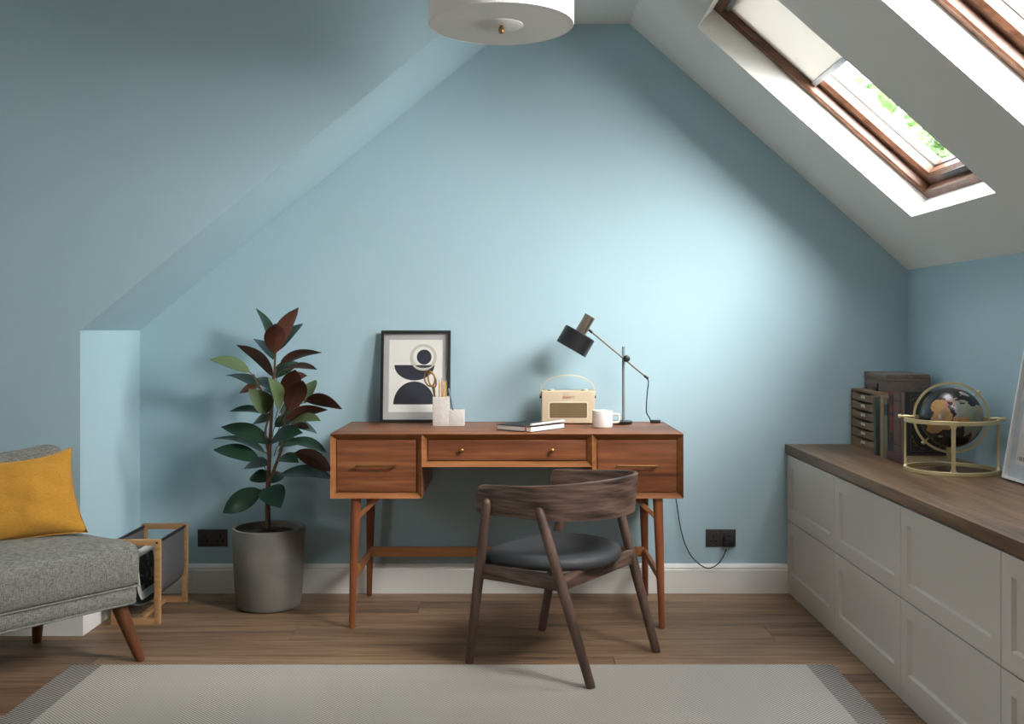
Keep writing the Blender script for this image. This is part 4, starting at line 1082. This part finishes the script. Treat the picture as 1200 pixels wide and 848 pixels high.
def book(label, y0, y1, z0, h, x0, dep, cov, tilt=0.0, bands=None, pages='oldpaper', group=None):
    """upright book, spine towards -x; thickness along y"""
    t = thing('book', label, 'book', (x0 + dep/2, (y0+y1)/2, z0), group=group)
    M = Matrix.Translation((x0, (y0+y1)/2, z0)) @ Matrix.Rotation(tilt, 4, 'X'); hy = (y1 - y0) / 2; c = min(.003, hy*.3)
    b = MB(M); b.box(0, dep, -hy, -hy + c, 0, h); b.box(0, dep, hy - c, hy, 0, h)
    R = []
    for k in range(7):
        a = -PI/2 + PI*k/6; R.append((-.004 * math.cos(a), hy * math.sin(a)))
    b.prism(R + [(.003, hy), (.003, -hy)], lambda x, y, z: (x, y, z), 0, h)
    b.build('cover', cov, t, smooth=False)
    b = MB(M); b.box(.003, dep - .004, -hy + c, hy - c, .003, h - .003); b.build('pages', pages, t, smooth=False)
    for (za, zb, mt_) in bands or ():
        b = MB(M); R2 = [(-.0046 * math.cos(-PI/2 + PI*k/6), (hy + .0003) * math.sin(-PI/2 + PI*k/6)) for k in range(7)]
        b.prism(R2 + [(.001, hy), (.001, -hy)], lambda x, y, z: (x, y, z), h*za, h*zb); b.build('spine_band', mt_, t, smooth=False)
    return t, M, hy
G = 'books on the worktop'
BX = 1.472
book('thin grey green book leaning against the drawer chest', 4.158, 4.182, TZ, .232, BX - .004, .15, 'bk_green', tilt=-.06, group=G)
book('dark green book behind the tan striped one', 4.118, 4.136, TZ, .240, BX, .155, 'bk_dkgreen', group=G, pages='paper')
book('tan cloth book with a gold banded spine between green books', 4.084, 4.116, TZ, .246, BX - .002, .16, 'bk_tan', bands=[(.88, .93, 'bk_gold'), (.08, .12, 'bk_gold')], group=G, pages='paper')
book('sage green book next to the red one', 4.046, 4.082, TZ, .236, BX, .15, 'bk_sage', bands=[(.72, .9, 'bk_dkgreen')], group=G, pages='paper')
wz = TZ + .038
wb = thing('book', 'wine red book lying flat under the upright dark books', 'book', (1.565, 3.955, TZ), group=G)
b = MB(); b.box(BX - .002, 1.655, 3.868, 4.040, TZ, TZ + .004); b.box(BX - .002, 1.655, 3.868, 4.040, wz - .0045, wz - .0005); b.box(BX - .006, BX + .001, 3.868, 4.040, TZ, wz - .0005); b.build('cover', 'bk_wine', wb, bevel=.001)
b = MB(); b.box(BX + .001, 1.650, 3.871, 4.037, TZ + .004, wz - .0045); b.build('pages', 'oldpaper', wb, smooth=False)
book('dark red leather book with black spine bands', 3.984, 4.036, wz, .222, BX + .002, .15, 'bk_red', bands=[(.0, .32, 'bk_dark'), (.62, .66, 'bk_dark'), (.78, .97, 'bk_dark')], group=G)
book('worn brown leather book beside the black one', 3.914, 3.982, wz, .226, BX, .155, 'bk_brown', bands=[(.12, .14, 'bk_dark'), (.5, .52, 'bk_dark'), (.86, .88, 'bk_dark')], group=G)
t, M, hy = book('large black book with gold corner ornament on its cover', 3.874, 3.912, wz, .234, BX + .002, .172, 'bk_black', bands=[(0, 1, 'bk_brown')], group=G)
# cover ornament: gilt lines and corner scrolls
MT['gilt'] = plain('dull_gilt', rgb(128, 112, 72), rough=.5, metal=.4, var=.3, scale=120)
b = MB(M); y_ = -hy - .0004
def cline(x0, z0, x1, z1, w_=.0012): b.box(min(x0, x1) - w_/2, max(x0, x1) + w_/2, y_, y_ + .0006, min(z0, z1) - w_/2, max(z0, z1) + w_/2)
cline(.022, .012, .165, .012); cline(.022, .222, .165, .222); cline(.022, .012, .022, .222); cline(.165, .012, .165, .222)
b.build('gilt_border', 'gilt', t, smooth=False)
rd = random.Random(4)
for (cx, cz, sx2, sz2) in ((.028, .216, 1, -1), (.159, .216, -1, -1), (.028, .018, 1, 1), (.159, .018, -1, 1)):
    b = MB(M)
    for k in range(34):
        a, d_ = rd.random(), rd.random()
        x = cx + sx2 * .055 * a * (1 - d_*.75); z = cz + sz2 * .055 * d_ * (1 - a*.75); s = .0012 + .002 * rd.random()
        b.box(x - s, x + s, y_, y_ + .0006, z - s*.7, z + s*.7)
    b.build('gilt_corner', 'gilt', t, smooth=False)

# globe
GC = Vector((1.573, 3.700, .850)); GR = .1075
gl = thing('globe', 'black desk globe in a pale brass ring stand', 'globe', (GC.x, GC.y, TZ))
POL = {
 'africa': [(-17,15),(-17,21),(-10,30),(-6,35),(10,37),(11,33),(20,31),(32,31),(35,25),(43,12),(51,12),(48,5),(40,-4),(40,-15),(35,-24),(28,-33),(19,-35),(14,-22),(12,-10),(9,0),(8,4),(-4,5),(-8,4),(-13,9)],
 'eurasia': [(-9,37),(-9,43),(-1,44),(-4,48),(3,51),(8,54),(9,57),(13,54),(21,55),(24,59),(30,60),(25,65),(21,63),(18,60),(15,56),(11,59),(6,58),(6,62),(14,68),(25,71),(41,67),(45,68),(60,69),(75,73),(100,77),(140,73),(178,69),(162,60),(142,54),(135,43),(127,38),(121,38),(121,29),(108,20),(108,11),(103,2),(98,10),(94,17),(88,22),(80,13),(77,8),(73,18),(67,25),(57,26),(52,28),(48,30),(50,26),(57,23),(59,22),(52,16),(44,13),(39,21),(35,29),(35,36),(27,37),(27,41),(23,36),(19,42),(13,45),(18,40),(15,38),(10,44),(3,43),(0,39),(-5,36)],
 'greenland': [(-45,60),(-22,70),(-20,80),(-60,82),(-55,70)], 'britain': [(-5,50),(1,51),(0,54),(-3,58),(-6,56)], 'iceland': [(-23,64),(-14,64),(-16,66),(-22,66)],
 'north_america': [(-168,66),(-125,70),(-82,68),(-62,58),(-66,45),(-80,32),(-81,25),(-97,26),(-97,18),(-87,15),(-83,9),(-105,20),(-118,33),(-125,48),(-150,60)],
 'south_america': [(-80,5),(-60,9),(-35,-7),(-40,-22),(-58,-38),(-68,-54),(-75,-45),(-70,-18),(-81,-5)], 'australia': [(114,-22),(130,-12),(142,-11),(153,-28),(146,-39),(130,-32),(115,-34)],
 'madagascar': [(44,-16),(50,-15),(47,-25),(44,-24)] }
def inside(pt_, poly):
    x, y = pt_; c = False; j = len(poly) - 1
    for i in range(len(poly)):
        xi, yi = poly[i]; xj, yj = poly[j]
        if (yi > y) != (yj > y) and x < (xj - xi) * (y - yi) / (yj - yi) + xi: c = not c
        j = i
    return c
gm = ['globe_sea', 'globe_tan', 'globe_ochre', 'globe_grey', 'globe_sage', 'globe_rose', 'globe_sand']
for n_, c in zip(gm, (rgb(34, 33, 34), rgb(160, 126, 92), rgb(168, 130, 82), rgb(128, 128, 124), rgb(124, 130, 110), rgb(168, 124, 100), rgb(146, 122, 94))): MT[n_] = plain(n_, c, rough=.22, var=.12, scale=60)
seeds = []
rd = random.Random(11)
for k in range(60): seeds.append((rd.uniform(-20, 180), rd.uniform(-40, 80), rd.randrange(1, 7)))
Cw = (Vector((0, 0, EYE)) - GC).normalized(); rt = Cw.cross(Vector((0, 0, 1))).normalized() * -1; up_ = rt.cross(Cw).normalized() * -1
if up_.z < 0: up_ = -up_
rt = up_.cross(Cw).normalized()
Nw = (rt * .72 + up_ * .69).normalized(); Ew = Nw.cross(Cw).normalized()
la, lo_ = math.radians(24), math.radians(33)
ec = Vector((math.cos(la)*math.cos(lo_), math.cos(la)*math.sin(lo_), math.sin(la))); en = Vector((-math.sin(la)*math.cos(lo_), -math.sin(la)*math.sin(lo_), math.cos(la))); ee = Vector((-math.sin(lo_), math.cos(lo_), 0))
GMx = Matrix((Cw, Nw, Ew)).transposed() @ Matrix((ec, en, ee))
NLo, NLa = 180, 90; vs = [GC + GMx @ Vector((0, 0, -GR))]; fs = []; mi = []
for j in range(1, NLa):
    a = -PI/2 + PI*j/NLa
    for i in range(NLo):
        l = -PI + 2*PI*i/NLo; vs.append(GC + GMx @ (Vector((math.cos(a)*math.cos(l), math.cos(a)*math.sin(l), math.sin(a))) * GR))
vs.append(GC + GMx @ Vector((0, 0, GR)))
def land(lon, lat):
    lon += 1.8 * noise.noise(Vector((lon*.12, lat*.12, 1))); lat += 1.8 * noise.noise(Vector((lon*.12, lat*.12, 9)))
    for nme, po in POL.items():
        if inside((lon, lat), po):
            if lat > 66 and nme != 'eurasia': return 3
            dmin, r = 1e9, 1
            for (sx3, sy3, q3) in seeds:
                d3 = (lon - sx3)**2 * .5 + (lat - sy3)**2
                if d3 < dmin: dmin, r = d3, q3
            if nme == 'africa' and r in (3, 4): r = 2
            if nme == 'eurasia' and lat > 45 and r in (2, 5): r = 4
            return r
    return 0
for i in range(NLo): fs.append((0, 1 + (i+1) % NLo, 1 + i)); mi.append(3)
for j in range(1, NLa - 1):
    for i in range(NLo):
        k = (i+1) % NLo; a = 1 + (j-1)*NLo; fs.append((a+i, a+k, a+NLo+k, a+NLo+i)); mi.append(land(-180 + (i+.5)*360/NLo, -90 + (j+.5)*180/NLa))
a = 1 + (NLa-2)*NLo
for i in range(NLo): fs.append((a+i, a + (i+1) % NLo, len(vs)-1)); mi.append(0)
b = MB(); b.add(vs, fs); b.mi = mi; b.build('sphere', gm, gl)
def hring(z0, z1, r, wd_, name):
    MB().lathe([(r - wd_, z0 + .001), (r - wd_ + .001, z0), (r - .001, z0), (r, z0 + .001), (r, z1 - .001), (r - .001, z1), (r - wd_ + .001, z1), (r - wd_, z1 - .001), (r - wd_, z0 + .001)], (GC.x, GC.y, 0), 64, cap0=False, cap1=False).build(name, 'brass_pale', gl)
hring(TZ, TZ + .0135, .160, .013, 'base_ring'); hring(.8335, .848, .158, .008, 'upper_ring')
for deg in (160, 250, 340, 70):
    a = math.radians(deg); x, y = GC.x + math.cos(a)*.1535, GC.y + math.sin(a)*.1535
    b = MB(Matrix.Translation((x, y, 0)) @ Matrix.Rotation(a, 4, 'Z'))
    b.rings([[(-.004, -w_, z), (.004, -w_, z), (.004, w_, z), (-.004, w_, z)] for z, w_ in ((TZ + .010, .016), (TZ + .016, .0105), (TZ + .026, .007), (.820, .007), (.831, .0105), (.838, .016))])
    b.build('post', 'brass_pale', gl)
hx = Vector((math.cos(math.radians(-20)), math.sin(math.radians(-20)), 0)); vz = Vector((0, 0, 1)); hn = hx.cross(vz)
R = []
for k in range(72):
    a = 2*PI*k/72; rad = hx*math.cos(a) + vz*math.sin(a); c = GC + rad*.1235
    R.append([c - rad*.0042 - hn*.005, c + rad*.0042 - hn*.005, c + rad*.0042 + hn*.005, c - rad*.0042 + hn*.005])
R.append(R[0])
b = MB(); b.rings(R, cap0=False, cap1=False); b.build('meridian_ring', 'brass_pale', gl)
for s in (-1, 1):
    p0 = GC + hx*s*.1225; p0.z = .850
    L_ = .178
    b = MB(); b.tube([p0, GC + hx*s*.140, GC + hx*s*.1405, GC + hx*s*.160, GC + hx*s*.1605, GC + hx*s*(L_-.010), GC + hx*s*(L_-.009), GC + hx*s*L_], [.0045, .0045, .006, .006, .0045, .0045, .008, .007], 14); b.build('pivot_knob', 'brass_pale', gl)
nd = (hx * .70 + vz * .71).normalized()
for s in (-1, 1):
    b = MB(); b.tube([GC + nd*s*(GR - .002), GC + nd*s*.127, GC + nd*s*.1275, GC + nd*s*.136], [.003, .003, .0075, .0065], 12); b.build('axis_knob', 'brass_pale', gl)

# white framed poster leaning on the right wall
fx0, fy0, FWd, FHt = 1.655, 3.500, .34, .46
wf = thing('framed_poster', 'white framed poster leaning on the right wall at the frame edge', 'picture', (fx0, fy0 - FWd/2, TZ))
WM = panel_matrix((fx0 + .016, fy0 - FWd/2, TZ + .004), (0, -1, 0), (.078, 0, .45))
ring_frame(WM, FWd, FHt, .009, -.010, .012, 'frame_bar', 'white_frame', wf)
MT['mount2'] = plain('cool_grey_mount', rgb(184, 188, 192), rough=.8, var=.01); MT['poster'] = plain('warm_poster_paper', rgb(214, 206, 200), rough=.8, var=.03, scale=20); MT['mark'] = plain('grey_print_ink', rgb(128, 120, 124), rough=.8)
flat(WM, [(-FWd/2+.005, .005), (FWd/2-.005, .005), (FWd/2-.005, FHt-.005), (-FWd/2+.005, FHt-.005)], -.008, -.002, 'mount', 'mount2', wf)
flat(WM, [(-.125, .055), (.125, .055), (.125, .33), (-.125, .33)], -.002, -.0014, 'poster_sheet', 'poster', wf)
b = MB(WM); rd = random.Random(2); x = -.112
while x < .10:
    b.box(x, x + .0022, .068, .082, -.0014, -.0010)
    if rd.random() < .7: b.box(x, x + .008, .068 if rd.random() < .5 else .0798, .0702 if rd.random() < .0 else .082, -.0014, -.0010)
    if rd.random() < .6: b.box(x + .007, x + .0092, .068, .082, -.0014, -.0010)
    x += .0125
b.build('printed_line', 'mark', wf, smooth=False)
flat(WM, [(-.035 + .03*math.cos(2*PI*k/28), .155 + .022*math.sin(2*PI*k/28)) for k in range(28)], -.0014, -.0010, 'print_motif', 'mark', wf)
b = MB(WM); b.box(-FWd/2+.009, FWd/2-.009, .009, FHt-.009, .004, .0055); b.build('glass', glass('poster_glass', .07), wf, smooth=False)
